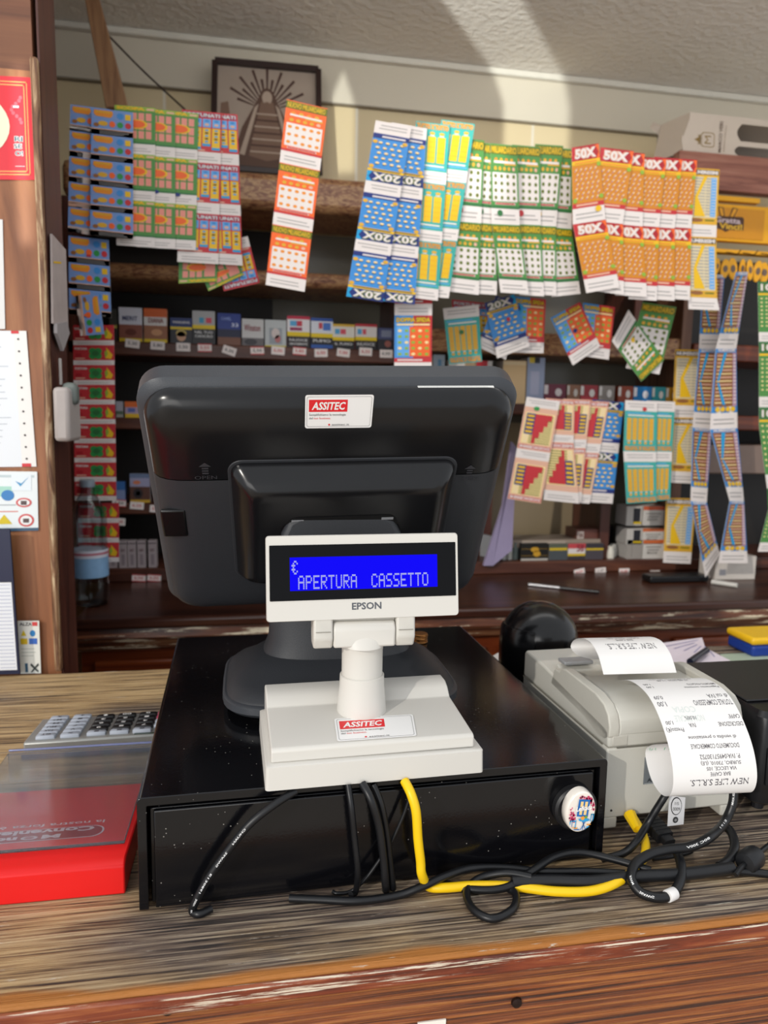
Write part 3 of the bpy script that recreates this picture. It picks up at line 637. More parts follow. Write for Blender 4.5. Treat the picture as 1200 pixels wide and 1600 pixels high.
# display head
YD = 0.612
cH = P(569.5, 901, Y=YD)
MHd = Matrix.Translation(cH) @ Matrix.Rotation(RAD(-0.4), 4, 'Y') @ Matrix.Rotation(RAD(82), 4, 'X')
HW, HH = 312 * YD / FPX * 1.0 + .001, 134 * YD / FPX * 1.02
def hr(w, h, r, n, cx=0, cy=0): return [Vector((x, y, n)) for x, y in rrect(w, h, r, 4, cx, cy)]
MB(MHd).loft([hr(HW - .01, HH - .012, .004, -.024), hr(HW - .002, HH - .003, .004, -.012), hr(HW, HH, .003, -.002), hr(HW - .0012, HH - .0012, .003, 0)], cream).build('head_housing', dsp, smooth=True)
kd = YD / FPX
MB(MHd).loft([hr(303 * kd, 88 * kd, .0006, .0001, .3 * kd, 9 * kd), hr(303 * kd, 88 * kd, .0006, .0006, .3 * kd, 9 * kd)], mat('050507', 0.12, var=0, spec=0.2)).build('black_window', dsp)
lcd_m = mat('020108', 0.6, var=0, spec=0.04, emit=1.0, glow='0c04fa'); lcd_t = mat('101014', 0.4, var=0, emit=1.0, glow='a2a6e2')
lw, lh = 240 * kd, 53 * kd; lx, ly = .6 * kd - lw / 2, 7 * kd - lh / 2
lcd = MB(MHd).loft([hr(lw, lh, .0003, .00065, .6 * kd, 7 * kd), hr(lw, lh, .0003, .0008, .6 * kd, 7 * kd)], lcd_m).build('blue_screen', dsp)
FONT5 = {'A': '01110 10001 10001 11111 10001 10001 10001', 'P': '11110 10001 10001 11110 10000 10000 10000', 'E': '11111 10000 10000 11110 10000 10000 11111', 'R': '11110 10001 10001 11110 10100 10010 10001',
         'T': '11111 00100 00100 00100 00100 00100 00100', 'U': '10001 10001 10001 10001 10001 10001 01110', 'C': '01110 10001 10000 10000 10000 10001 01110', 'S': '01111 10000 10000 01110 00001 00001 11110', 'O': '01110 10001 10001 10001 10001 10001 01110',
         '€': '00110 01001 11100 01000 11100 01001 00110'}
mb = MB(MHd); cw = lw / 20.0; ch = lh / 2.0
def lcd_text(s, col, row):
    for i, chh in enumerate(s):
        if chh == ' ': continue
        for r_, bits in enumerate(FONT5[chh].split()):
            for c_, b in enumerate(bits):
                if b == '1':
                    x = lx + (col + i) * cw + cw * .08 + c_ * cw * .165; y = ly + lh - row * ch - ch * (.10 if row == 0 else .0) - r_ * ch * .118 - ch * .1
                    mb.box((x, y - ch * .106, .00085), (x + cw * .152, y, .00095), lcd_t)
lcd_text('€', .15, 0); lcd_text('APERTURA', 1.0, 1); lcd_text('CASSETTO', 10.8, 1)
mb.build('screen_text', lcd)
vs, fs = text_geo('EPSON', 0.025); mb = MB(MHd)
mb.add([((-.5 + x) * 48 * kd + 3 * kd, (-47 - 0) * kd + (.5 - y) * 11.5 * kd, .0002) for x, y in vs], fs, mat('55585e', 0.4, var=0)); mb.build('maker_name', dsp)
# sticker on the base slope
def on_slope(px, py):
    z = .135
    for _ in range(6):
        p = P(px, py, Z=z); ly = (MX.inverted() @ p).y; z = H_ + .0012 + .0325 + (ly - .0085) * .006 / .0695
    return P(px, py, Z=z + .0004)
st_r = Rails([(0, on_slope(522, 1123), on_slope(645, 1116)), (1, on_slope(527, 1159), on_slope(651, 1150))])
sticker(st_r, dsp)['label'] = 'white and red maker sticker'

# coins behind the display
cb = P(656, 1003, Z=H_ + .0005)
coin = thing('coin_stack', 'small stack of copper coins on the cash drawer behind the display', 'coins', (cb.x, cb.y, H_ + .0008))
cop = mat('b07a45', 0.32, metal=0.85)
for k in range(7):
    MB().lathe([(.0102, 0), (.0106, .0004), (.0106, .0013), (.0102, .0017)], cop, c=(cb.x + random.uniform(-.0008, .0008), cb.y + random.uniform(-.0008, .0008), H_ + .0008 + k * .00175), k=28).build('coin', coin, smooth=True)

# ------------------------------------------------------------ receipt printer
prn = thing('receipt_printer', 'cream receipt printer beside the drawer with two receipts curling out', 'printer', (0.41, 0.71, 0.0))
MP = Matrix.Translation((0.3365, 0.6165, 0)) @ Matrix.Rotation(RAD(2.0), 4, 'Z')
PW, PD = .1485, .205
pm = mat('c9c7be', 0.42, var=0.03, scale=10, bump=0.06, bscale=900); pm2 = mat('c0bdb3', 0.42, var=0.03)
def px_(poly, x0, x1, m, name, bev=0.0015, par=None): return MB(MP).prism(poly, x0, x1, m, axis=0).build(name, par or prn, bevel=bev, seg=3)
px_([(0.0, .016), (0.0, .088), (PD, .088), (PD, .012), (.03, .012), (.03, .016)], .0, PW, pm, 'lower_case', .003)
for x0, x1 in ((0.0, .016), (PW - .016, PW)): MB(MP).box((x0, .001, .004), (x1, .04, .0165), pm).build('corner_foot', prn, bevel=.002)
for x0 in (.01, PW - .025): MB(MP).box((x0, .16, .0005), (x0 + .015, .19, .0125), mat('1a1a1a', .7)).build('rubber_foot', prn)
px_([(0.0, .0885), (0.0, .104), (.006, .108), (PD - .055, .120), (PD - .004, .122), (PD, .118), (PD, .0885)], .0005, PW - .0005, pm, 'upper_case', .0025)
# lid with rounded front and sunken paper bay
lid = px_([(-.0005, .1015), (-.0012, .107), (.0, .116), (.006, .1235), (.016, .128), (.09, .1275), (.10, .122), (.13, .1215), (.14, .125), (.142, .106), (.03, .099), (.012, .0965), (.006, .098)], .012, PW - .012, pm, 'paper_lid', .0012)
for x0, x1 in ((.0005, .0118), (PW - .0118, PW - .0005)):
    px_([(-.0008, .100), (-.001, .110), (.003, .121), (.012, .1285), (.03, .133), (.095, .1345), (.104, .1325), (.109, .1265), (.122, .1265), (.13, .106), (.05, .0995), (.02, .0925), (.006, .094)], x0, x1, pm2, 'lid_side_rail', .0015, lid)
MB(MP).box((.016, .128, .1262), (.052, .146, .1305), mat('8f9092', .4)).build('open_button', prn, bevel=.0015)
MB(MP).box((.005, -.0008, .0905), (.021, .0005, .1005), pm2).build('side_latch', prn, bevel=.0008)
MB(MP).box((PW - .021, -.0008, .0905), (PW - .005, .0005, .1005), pm2).build('side_latch', prn, bevel=.0008)
MB(MP).box((.010, -.0012, .0881), (PW, .0006, .0886), mat('77746a', .6)).build('seam', prn)
MB(MP).box((-.0004, .01, .0881), (.0008, PD, .0886), mat('77746a', .6)).build('seam', prn)
MB(MP).box((.041, -.0012, .048), (.078, .0002, .076), mat('6f7478', .4)).build('badge', prn, bevel=.0004)
vs, fs = text_geo('AXON', .02)
mb = MB(MP); mb.add([(.0445 + .02 * x, -.00135, .0545 - .004 * y) for x, y in vs], fs, mat('20242a', .4, var=0)); 
mb.box((.0415, -.0014, .0485), (.0775, -.0012, .0492), mat('9ea3a6', .4)); mb.build('badge_lettering', prn)
MB(MP).lathe([(0, 0), (.0012, 0), (.001, .0006), (0, .0006)], mat('333333', .5), c=(.008, -.0003, .024), axis=(0, -1, 0), k=12).build('screw', prn)

# the two receipts
paper_m = mat('e4e2e0', 0.6, var=0.01); rc_ink = mat('5c5a5e', 0.6, var=0); rc_faint = mat('cfd6d2', 0.6, var=0); rc_green = mat('4fae7c', 0.6, var=0)
WV = Vector((0.0795, -0.0045, 0))
def receipt(name, label, left, art, sub):
    L_ = catmull(left, 8); n = len(L_) - 1; tot = [0]
    for i in range(n): tot.append(tot[-1] + (L_[i + 1] - L_[i]).length)
    r = Rails([(tot[i] / tot[-1], L_[i], L_[i] + WV * (1 + 0.0 * i)) for i in range(n + 1)]); r.face = False
    mb = MB(); r.sheet(mb, paper_m, nu=1, nv=1, th=0.00015); r.ink(mb, art, 0.00012 * sub)
    o = mb.build(name, recalc=False, smooth=False)
    for p in o.data.polygons: p.use_smooth = len(p.vertices) == 4 and o.data.materials[p.material_index] == paper_m
    return tag(o, label, 'receipt', 'receipts curling out of the cream printer')
X0 = 0.364
def PX(px, py, X=X0): return P(px, py, X=X)
a = Art(); T = lambda s, u0, v0, u1, v1, m=rc_ink, off=.01: a.sub(0, 0, 1, 1).put([(1 - (u0 + (u1 - u0) * x), (v1 - (v1 - v0) * y)) for x, y in text_geo(s, off)[0]], text_geo(s, off)[1], m, 1)
# lines run from the printer (v = 0) to the free edge; the writing is upside down for us
for s, u0, v0, u1, v1 in (('Dettaglio forma di pagamento', .12, .035, .75, .055), ('RT 96SRT003395', .3, .085, .66, .105), ('DOCUMENTO N. 0851-0176', .2, .135, .75, .155), ('17-05-2025 11:48', .28, .165, .68, .185),
        ('IMPORTO PAGATO', .02, .225, .38, .245), ('Pagamento contante', .02, .255, .46, .275), ('di cui IVA', .02, .325, .28, .35), ('TOTALE COMPLESSIVO', .02, .36, .5, .39),
        ('1,00', .84, .215, .93, .235), ('1,00', .84, .245, .93, .265), ('0,09', .84, .325, .95, .35), ('1,00', .84, .36, .95, .39), ('CAFFE\'', .02, .44, .16, .46), ('10,00%', .56, .44, .70, .46), ('1,00', .86, .46, .95, .48),
        ('DESCRIZIONE', .02, .475, .32, .495), ('IVA', .6, .475, .68, .495), ('Prezzo(€)', .76, .49, .97, .515),
        ('di vendita o prestazione', .16, .53, .74, .55), ('DOCUMENTO COMMERCIALE', .16, .57, .74, .59), ('P. IVA:04957130752', .18, .615, .66, .635), ('SURBO, 73010, (LE)', .18, .64, .66, .66), ('VIA LECCE, 105', .24, .665, .6, .683), ('BAR CAFFE', .32, .69, .56, .707), ('NEW LIFE S.R.L.S.', .10, .72, .8, .75)):
    T(s, u0, v0 * .79, u1, v1 * .79)
for s, u0, v0, u1, v1 in (('COPIA', .52, .31, .8, .335), ('NON FISCALE', .46, .345, .82, .37)): T(s, u0, v0, u1, v1, rc_faint)
ag = Art(a.items)
T('SOSTIENI LA SICUREZZA OMOLOGATA', .02, .86, .98, .885, rc_green)
left = [P(962, 1063, X=X0 + .001), PX(985, 1064), PX(1008, 1081), PX(1025, 1109), PX(1040, 1149), PX(1049, 1186), PX(1052, 1222), PX(1046, 1243), PX(1032, 1240), PX(1018, 1218), PX(1010, 1190), PX(1009, 1172), PX(1018, 1164), PX(1036, 1162)]
receipt('receipt', 'front white receipt curled down over the front of the cream printer', left, a, 1)
a = Art()
for s, u0, v0, u1, v1 in (('DOCUMENTO COMMERCIALE', .2, .42, .85, .46), ('di vendita o prestazione', .2, .49, .8, .53), ('P. IVA:04957130752', .24, .58, .7, .61), ('SURBO, 73010, (LE)', .24, .63, .7, .66), ('BAR CAFFE', .38, .68, .62, .71), ('NEW LIFE S.R.L.S.', .14, .75, .82, .81)): T(s, u0, v0, u1, v1)
X1 = .353
left = [P(x, y, X=X1) for x, y in ((925, 1030), (903, 1024), (892, 1012), (896, 1001), (908, 997), (922, 1003), (933, 1020), (939, 1038), (943, 1054))]
receipt('receipt', 'rear white receipt arching over the top of the cream printer', left, a, 1)

# small card tag hanging from the printer front
tg = quad([(1046, 1243), (1071, 1246), (1068, 1288), (1043, 1291)], .588)
mb = MB(); tg.sheet(mb, mat('d8d8da', .45), nu=1, nv=2); a = Art()
for r_, m in ((.34, st_k), (.30, mat('d8d8da', .45))): a.ell(.46, .33, r_, r_ * .92, m, 1 if r_ > .32 else 2, 20)
a.text('1/5', .34, .18, .58, .28, st_k, 3); a.text('0009', .24, .36, .68, .48, st_k, 3); a.ell(.45, .80, .17, .11, st_k, 2); a.ell(.45, .80, .08, .05, st_g, 3)
tg.ink(mb, a); tag(mb.build('paper_tag'), 'small grey tag with an oval stamp hanging below the front receipt', 'tag')

# ------------------------------------------------------------ scratch card designs
def I(c): return mat(c, 0.42, var=0.0, spec=0.4)
K = {k: I(v) for k, v in dict(white='d9d1cd', yellow='dcb01c', olive='5e6a1e', orange='e2622a', red='b93036', dred='a31f28', green='4a8440', dgreen='2f6a3a', blue='3c84c6', navy='1f2f72', sky='5f9fd8', teal='3a9f96', gold='d0a030',
     amber='d9872a', ochre='c67f22', cream='e9cf94', pink='d98a7c', grey='9a9694', dk='38342e', brown='8a5a34', lil='8a8cb8', tan='d7a890', lime='86a83a', cyan='1c93c8', grn='2f8a45', plum='b08aa0', beige='d2c4a0', shadeblue='6f8fc4').items()}
def foot(c, v0=.80, top=False):
    c.rect(0, v0, 1, 1, K['white'], 1, 2); c.lines(.1, v0 + (1 - v0) * .3, .94, v0 + (1 - v0) * .82, 2, K['grey'], 2, .28)
def outlined(c, t, u0, v0, u1, v1, inner, outer, off=.02, layer=4, slant=0):
    c.text(t, u0, v0, u1, v1, outer, layer, off + .055, slant); c.text(t, u0 + .012, v0 + .008, u1 - .012, v1 - .008, inner, layer + 1, off, slant)
def d_miliardario(c, base, title, rows=4, cols=4, word='MILIARDARIO', blob='olive'):
    c.rect(0, 0, 1, .80, K[base], 1, 3); c.rect(0, .015, 1, .125, K['olive'], 2); outlined(c, word, .03, .02, .97, .12, K['yellow'], K['olive'], .02, 3)
    for i in range(4): c.ell(.2 + i * .19, .19, .06, .025, K['gold' if i % 2 else 'amber'], 2, 8)
    c.rect(.12, .205, .9, .235, K['white'], 3); c.rect(.5, .235, .92, .255, K['gold'], 2)
    for i in range(5): c.ell(.17 + i * .165, .30, .055, .026, K['gold' if i < 4 else 'tan'], 3, 8)
    c.rect(.06, .35, .94, .71, K['white'], 2)
    for i in range(rows):
        for j in range(cols): c.ell(.06 + .88 * (j + .5) / cols, .35 + .36 * (i + .5) / rows, .055, .026, K[blob], 3, 7)
    c.rect(.14, .725, .86, .752, K['white'], 3); c.rect(.15, .73, .84, .748, K['red'], 4); c.rect(.0, .765, 1, .80, K['red' if base == 'orange' else 'dgreen'], 2)
    foot(c)
def d_20x(c, word='20X', base='blue', head='navy'):
    c.rect(0, 0, 1, .80, K[base], 1, 3); c.rect(0, 0, 1, .165, K[head], 2); c.poly([(.84, 0), (1, 0), (1, .165), (.86, .165), (.95, .08)], K['cyan'], 3)
    outlined(c, word, .06, .015, .86, .158, K['white'], K['olive'], .03, 4)
    c.rect(0, .17, 1, .215, K['yellow'], 2); c.lines(.1, .18, .95, .21, 1, K['dk'], 3, .5)
    for i in range(5):
        for j in range(4): 
            u, v = .17 + j * .2 + (i % 2) * .06, .30 + i * .085
            c.ell(u, v, .055, .018, K['dk'], 3, 7); c.ell(u, v + .012, .06, .018, K['cream'], 4, 7)
    for u, v in ((.1, .25), (.92, .25), (.92, .66), (.1, .68)): c.ell(u, v, .075, .032, K['gold'], 4, 10)
    c.rect(0, .72, 1, .80, K[head], 2); c.rect(.1, .74, .75, .765, K['white'], 3); foot(c)
def d_50x(c):
    c.rect(0, 0, 1, .80, K['ochre'], 1, 3); c.rect(0, 0, .18, .2, K['red'], 2); c.rect(.18, 0, 1, .2, K['dred'], 2); c.poly([(.86, .01), (1, .01), (1, .185), (.88, .185), (.97, .1)], K['orange'], 3)
    outlined(c, '50X', .1, .025, .88, .17, K['white'], K['tan'], .035, 4)
    c.rect(0, .185, 1, .24, K['yellow'], 3); c.lines(.1, .195, .95, .235, 1, K['amber'], 4, .5)
    for i in range(7):
        for j in range(5): 
            u, v = .14 + j * .17 + (i % 2) * .05, .30 + i * .062
            c.poly([(u - .06, v + .02), (u + .03, v - .022), (u + .05, v - .012), (u - .04, v + .03)], K['plum'], 3); c.ell(u, v, .03, .011, K['cream'], 4, 6)
    for u, v in ((.93, .26), (.93, .68), (.08, .7)): c.ell(u, v, .07, .03, K['lime'], 5, 10)
    c.rect(0, .74, 1, .80, K['red'], 2); c.rect(.12, .752, .8, .775, K['tan'], 3); foot(c)
def d_tutto(c, bars=3, rev=False):
    c.rect(0, 0, 1, .80, K['teal'], 1, 3); outlined(c, 'TUTTO X TUTTO', .03, .02, .97, .11, K['gold'], K['orange'], .03, 3)
    for j in range(bars):
        u = .1 + .85 * j / bars; wv = .85 / bars * .82
        c.ell(u + wv / 2, .17, wv * .35, .025, K['gold'], 3, 8); c.rect(u + wv * .2, .20, u + wv * .8, .215, K['white'], 3)
        c.rect(u, .225, u + wv, .66, K['yellow' if not rev else 'gold'], 2)
        for k in range(1, 5): c.rect(u, .225 + .435 * k / 5, u + wv, .23 + .435 * k / 5, K['amber'], 3)
    c.rect(.1, .70, .9, .725, K['white'], 2); c.rect(.2, .745, .95, .765, K['sky'], 2); foot(c)
def d_numer(c, base='gold', main='grey', side='sky', word='NUMERISSIMI', red=False):
    c.rect(0, 0, 1, .82, K[base], 1, 3); c.rect(.02, .02, .98, .09, K['dk' if not red else 'red'], 2); c.text(word, .05, .03, .95, .082, K['white'], 3, .05)
    c.rect(.06, .12, .94, .72, K['cream' if red else 'beige'], 2)
    c.rect(.08, .13, .56, .70, K['cream' if red else 'beige'], 3); c.rect(.74, .13, .92, .70, K[side], 3)
    for i in range(13):
        v = .14 + i * .043
        c.rect(.1, v, .54, v + .017, K['olive' if red else main], 4)
        c.rect(.57, v, .73, v + .017, K[main], 4)
        c.rect(.76, v + .01, .9, v + .018, K['white'], 4)
    if red:
        for k in range(5): c.rect(.54 - k * .1 + .0, .13 + k * .115, .64 - k * .1, .70, K['red'], 5)
        c.rect(.64, .3, .9, .70, K['navy'], 5); [c.rect(.67, .33 + k * .075, .87, .37 + k * .075, K['yellow'], 6) for k in range(5)]
    else:
        c.poly([(.48, .12), (.60, .12), (.30, .42), (.58, .70), (.20, .70), (.20, .42)], K['yellow'], 5)
        c.ell(.3, .755, .22, .028, K['brown'], 3, 12); c.rect(.58, .745, .9, .765, K['olive'], 3)
    foot(c, .83)
def d_blue_sun(c):
    c.rect(0, 0, 1, .76, K['shadeblue'], 1, 3)  # blue dulled towards lilac, shade put into the colour
    for k in range(9): c.rect(.02 + .1 * k, .30 + .12 * (k % 3), .10 + .1 * k, .34 + .12 * (k % 3), K['lil'], 2)
    c.poly([(.06, .06), (.5, .06), (.52, .2), (.46, .32), (.12, .30), (.05, .2)], K['amber'], 3); c.rect(.1, .1, .46, .16, K['gold'], 4)
    c.ell(.28, .56, .12, .1, K['gold'], 3, 9); c.ell(.12, .63, .07, .08, K['brown'], 3, 8); c.ell(.50, .56, .075, .12, K['orange'], 3, 10); c.ell(.69, .22, .085, .13, K['blue'], 3, 10); c.ell(.69, .56, .075, .12, K['grn'], 3, 10); c.ell(.88, .56, .075, .12, K['red'], 3, 10); c.rect(.81, .12, .94, .34, K['yellow'], 3)
    c.rect(0, .77, 1, 1, K['tan'], 2); c.rect(.0, .8, 1, 1, K['white'], 2); c.lines(.2, .84, .9, .98, 2, K['grey'], 3, .3)
def d_scopa(c):
    c.rect(0, 0, 1, .78, K['green'], 1, 3); c.rect(0, 0, 1, .09, K['lime'], 2); c.text('SCOPA', .04, .015, .74, .082, K['yellow'], 4, .06); c.rect(.78, .03, .97, .07, K['tan'], 3)
    for i in range(3):
        for j in range(3): c.rect(.40 + .18 * j, .13 + .19 * i, .54 + .18 * j, .29 + .19 * i, K['pink'], 2)
    c.rect(.06, .14, .34, .68, K['pink'], 2); c.ell(.55, .37, .26, .10, K['yellow'], 3, 14); c.ell(.52, .37, .23, .08, K['orange'], 4, 14)
    c.rect(.0, .745, 1, .78, K['dgreen'], 2); foot(c, .80)
def d_fortunati(c):
    c.rect(0, 0, 1, .78, K['red'], 1, 3); outlined(c, 'FORTUNATI', .04, .03, .96, .115, K['white'], K['navy'], .03, 3)
    for j in range(4):
        u = .06 + j * .235
        c.rect(u, .14, u + .2, .30, K['sky'], 2); c.ell(u + .1, .18, .06, .025, K['blue'], 3, 8); c.ell(u + .1, .25, .06, .025, K['tan'], 3, 8)
        b = .62 + (j % 2) * .07
        c.rect(u, .32, u + .2, b, K['yellow'], 2); [c.ell(u + .1, .36 + k * .055, .05, .018, K['dk'] if k % 2 else K['cyan'], 3, 7) for k in range(5)]; c.rect(u, b, u + .2, b + .05, K['cyan'], 2)
    c.rect(.05, .74, .6, .765, K['tan'], 3); foot(c, .80)
def d_doppia(c):
    c.rect(0, 0, .5, .80, K['blue'], 1, 2); c.rect(.5, 0, 1, .80, K['red'], 1, 2); outlined(c, 'DOPPIA SFIDA', .04, .03, .96, .12, K['yellow'], K['olive'], .03, 3); c.rect(.06, .14, .94, .17, K['cream'], 2)
    c.rect(.06, .19, .5, .70, K['sky'], 2); c.rect(.4, .19, .95, .70, K['orange'], 3)
    for i in range(5):
        for j in range(5): c.ell(.14 + j * .18, .26 + i * .1, .055, .025, K['lime' if (i + j) % 3 else 'cream'], 4, 8)
    c.rect(0, .73, 1, .80, K['red'], 2); c.rect(.08, .75, .75, .775, K['white'], 3); foot(c)
def d_clover(c):
    c.rect(0, 0, 1, .76, K['red'], 1, 3); c.text('FORTUNA', .04, .12, .34, .24, K['white'], 3, .04); c.rect(.05, .42, .2, .6, K['dred'], 2); c.rect(.05, .64, .28, .7, K['tan'], 2)
    for u, v in ((.47, .3), (.61, .3), (.47, .55), (.61, .55)): c.ell(u, v, .09, .16, K['grn'], 3, 10)
    c.ell(.54, .42, .09, .14, K['dgreen'], 4, 9); c.poly([(.8, .1), (.96, .5), (.92, .7), (.78, .66), (.84, .44)], K['yellow'], 3); c.poly([(.76, .35), (.82, .2), (.86, .6), (.78, .66)], K['lime'], 2)
    foot(c, .78)
def d_numblue(c):
    c.rect(0, 0, 1, .80, K['blue'], 1, 3); c.rect(.05, .05, .95, .72, K['brown'], 2); c.rect(.8, .05, .95, .72, K['plum'], 3); c.text('NUMERISSIMI', .1, .0, .9, .04, K['white'], 3, .03)
    for i in range(14): c.rect(.08, .08 + i * .045, .76, .095 + i * .045, K['cream' if i % 2 else 'tan'], 4); c.rect(.82, .08 + i * .045, .93, .095 + i * .045, K['white'], 4)
    c.poly([(.35, .05), (.5, .05), (.2, .4), (.12, .4)], K['cyan'], 5); c.poly([(.12, .42), (.2, .42), (.5, .7), (.38, .7)], K['cyan'], 5)
    for j in range(4): c.ell(.2 + j * .2, .755, .09, .032, K['yellow'], 5, 10)
    foot(c)
def d_10x(c):
    c.rect(0, 0, 1, .84, K['green'], 1, 3); c.rect(.0, .0, 1, .19, K['dgreen'], 2); outlined(c, '10X', .08, .03, .92, .16, K['white'], K['olive'], .03, 3); c.rect(0, .19, 1, .225, K['yellow'], 2)
    for i in range(8):
        for j in range(5): c.ell(.12 + j * .19, .28 + i * .065, .05, .013, K['cream'], 3, 6)
    foot(c, .84)
D = dict(mil_o=lambda c: d_miliardario(c, 'orange', 0, 3, 5, 'NUOVO MILIARDARIO', 'amber'), mil_g=lambda c: d_miliardario(c, 'green', 0), x20=d_20x, x50=d_50x, tutto=d_tutto, tutto5=lambda c: d_tutto(c, 5, True), num=d_numer,
         numr=lambda c: d_numer(c, 'tan', 'olive', 'cream', 'DODICESIMI', True), sun=d_blue_sun, scopa=d_scopa, fort=d_fortunati, dop=d_doppia, clover=d_clover, numb=d_numblue, x10=d_10x)
backs = I('dcd6d0')
def strip(label, design, rows, Y, n, turn=0, group=None, name=None, bow=0.0, rev_order=False, chip=None):
    """rows: (v, left x, left y, right x, right y[, depth]) down the strip as seen in the photograph"""
    r = Rails([(q[0], P(q[1], q[2], Y=q[5] if len(q) > 5 else Y), P(q[3], q[4], Y=(q[6] if len(q) > 6 else q[5]) if len(q) > 5 else Y)) for q in rows], bow)
    mb = MB(); r.sheet(mb, backs, nu=2, nv=max(4, 2 * n)); a = Art()
    for i in range(n): D[design](a.sub(0, i / n, 1, (i + 1) / n, turn))
    if chip: a.ell(chip[0], chip[1], .09 if len(chip) < 4 else chip[3], .03 / n * 1.4, chip[2], 7, 8)
    r.ink(mb, a, .0008 if design == 'numb' else .0003)
    o = mb.build(name or ('lottery_ticket_strip' if n > 1 else 'lottery_ticket'), recalc=False)
    return tag(o, label, 'lottery tickets' if n > 1 else 'lottery ticket', group)
def Q(*p, mid=None):
    (a, b), (c, d), (e, f), (g, h) = p
    return [(0, a, b, c, d)] + (mid or []) + [(1, g, h, e, f)]
T0 = 1.50
# left group
strip('tall strip of five blue scratch tickets, second column of the upper left bunch', 'sun', Q((143, 168), (208, 176), (208, 374), (141, 367)), T0, 5, group='blue ticket strips')
strip('leftmost column of five blue scratch tickets beside the dark pillar', 'sun', Q((110, 163), (172, 171), (171, 371), (106, 362)), T0 + .012, 5, group='blue ticket strips')
for k, (q, lb) in enumerate(((Q((247, 171), (310, 178), (306, 391), (245, 388)), 'rightmost green scratch ticket strip, beside the red and blue ones'), (Q((212, 168), (274, 174), (274, 389), (213, 386)), 'middle green scratch ticket strip of the three on the left'), (Q((179, 164), (243, 169), (242, 387), (182, 383)), 'green scratch ticket strip half covered by the blue strips'))):
    strip(lb, 'scopa', q, T0 + .030 - k * .006, 3, group='green ticket strips on the left', chip=(.5, .6 - .01 * k, K['navy']) if k < 2 else None)
strip('red and blue scratch ticket strip next to the green strips', 'fort', Q((284, 171), (347, 177), (341, 413), (277, 409)), T0 + .036, 3, group='red and blue ticket strips')
strip('outer right red and blue scratch ticket strip of the left bunch', 'fort', Q((308, 174), (371, 179), (379, 415), (316, 411)), T0 + .042, 3, group='red and blue ticket strips')
strip('green scratch ticket hanging upside down under the red and blue strips', 'scopa', Q((280, 376), (341, 380), (339, 440), (279, 443)), T0 + .052, 1, 180)
strip('white and green scratch ticket tilted below the left bunch', 'scopa', Q((306, 410), (366, 392), (380, 430), (326, 455)), T0 + .058, 1, 180)
strip('red and blue scratch ticket tilted at the lower right of the left bunch', 'fort', Q((331, 382), (387, 369), (406, 442), (350, 455)), T0 + .064, 1, 180)
strip('short strip of three blue scratch tickets above the red clover tickets', 'sun', Q((107, 368), (170, 375), (174, 497), (108, 491)), T0 + .02, 3, group='blue ticket strips', chip=(.5, .23, K['red'], .07))
strip('single blue scratch ticket turned on its side over the short blue strip', 'sun', Q((118, 462), (154, 459), (163, 522), (126, 525)), T0 + .008, 1, 90, chip=(.4, .5, K['orange'], .15))
strip('long vertical strip of nine red clover scratch tickets on the left', 'clover', Q((114, 508), (178, 508), (182, 782), (117, 782)), 1.60, 9, group='red clover tickets')
strip('lower strip of red clover scratch tickets behind the water bottle', 'clover', Q((122, 786), (186, 786), (186, 878), (122, 878)), 1.62, 3, group='red clover tickets')
# middle
strip('lone orange strip of three scratch tickets in the middle', 'mil_o', Q((448, 155), (512, 170), (476, 456), (415, 445)), 1.44, 3)
strip('left blue 20X scratch ticket strip hanging upside down', 'x20', Q((587, 188), (643, 198), (598, 472), (541, 463)), 1.46, 3, 180, 'blue 20X strips')
strip('right blue 20X scratch ticket strip hanging upside down', 'x20', Q((612, 191), (667, 201), (648, 476), (594, 470)), 1.466, 3, 180, 'blue 20X strips')
strip('left teal and yellow scratch ticket strip beside the blue 20X strips', 'tutto', Q((650, 189), (703, 196), (684, 470), (634, 464)), 1.474, 3, group='teal ticket strips')
strip('right teal and yellow scratch ticket strip', 'tutto', Q((690, 187), (742, 194), (701, 466), (650, 462)), 1.480, 3, group='teal ticket strips', chip=(.4, .5, K['red']))
# green Miliardario row
for k, (rows, lb) in enumerate((([(0, 710, 214, 757, 220), (.5, 703, 345, 752, 349), (1, 700, 455, 748, 461)], 'green and white scratch ticket strip touching the teal ones'),
        ([(0, 744, 222, 787, 227), (.5, 738, 347, 779, 351), (1, 732, 458, 776, 461)], 'second green and white scratch ticket strip of the row'),
        ([(0, 766, 224, 808, 228), (.5, 768, 350, 812, 352), (1, 782, 457, 826, 460)], 'third green and white scratch ticket strip, its lower half swung right'),
        ([(0, 800, 226, 844, 230), (.5, 800, 350, 845, 352), (1, 812, 461, 850, 463)], 'fourth green and white scratch ticket strip of the row'),
        ([(0, 836, 225, 880, 228), (.5, 828, 352, 869, 354), (1, 832, 460, 869, 462)], 'fifth green and white scratch ticket strip of the row'),
        ([(0, 852, 230, 895, 233), (.5, 851, 354, 893, 358), (1, 862, 464, 907, 459)], 'green and white scratch ticket strip next to the red 50X ones'))):
    strip(lb, 'mil_g', rows, 1.49 + (.006 * k if k not in (2,) else .002), 2, group='green and white ticket strips', chip=(.3, .43, [K['red'], K['dgreen'], K['dgreen'], K['red'], K['yellow'], K['grey']][k], .1))
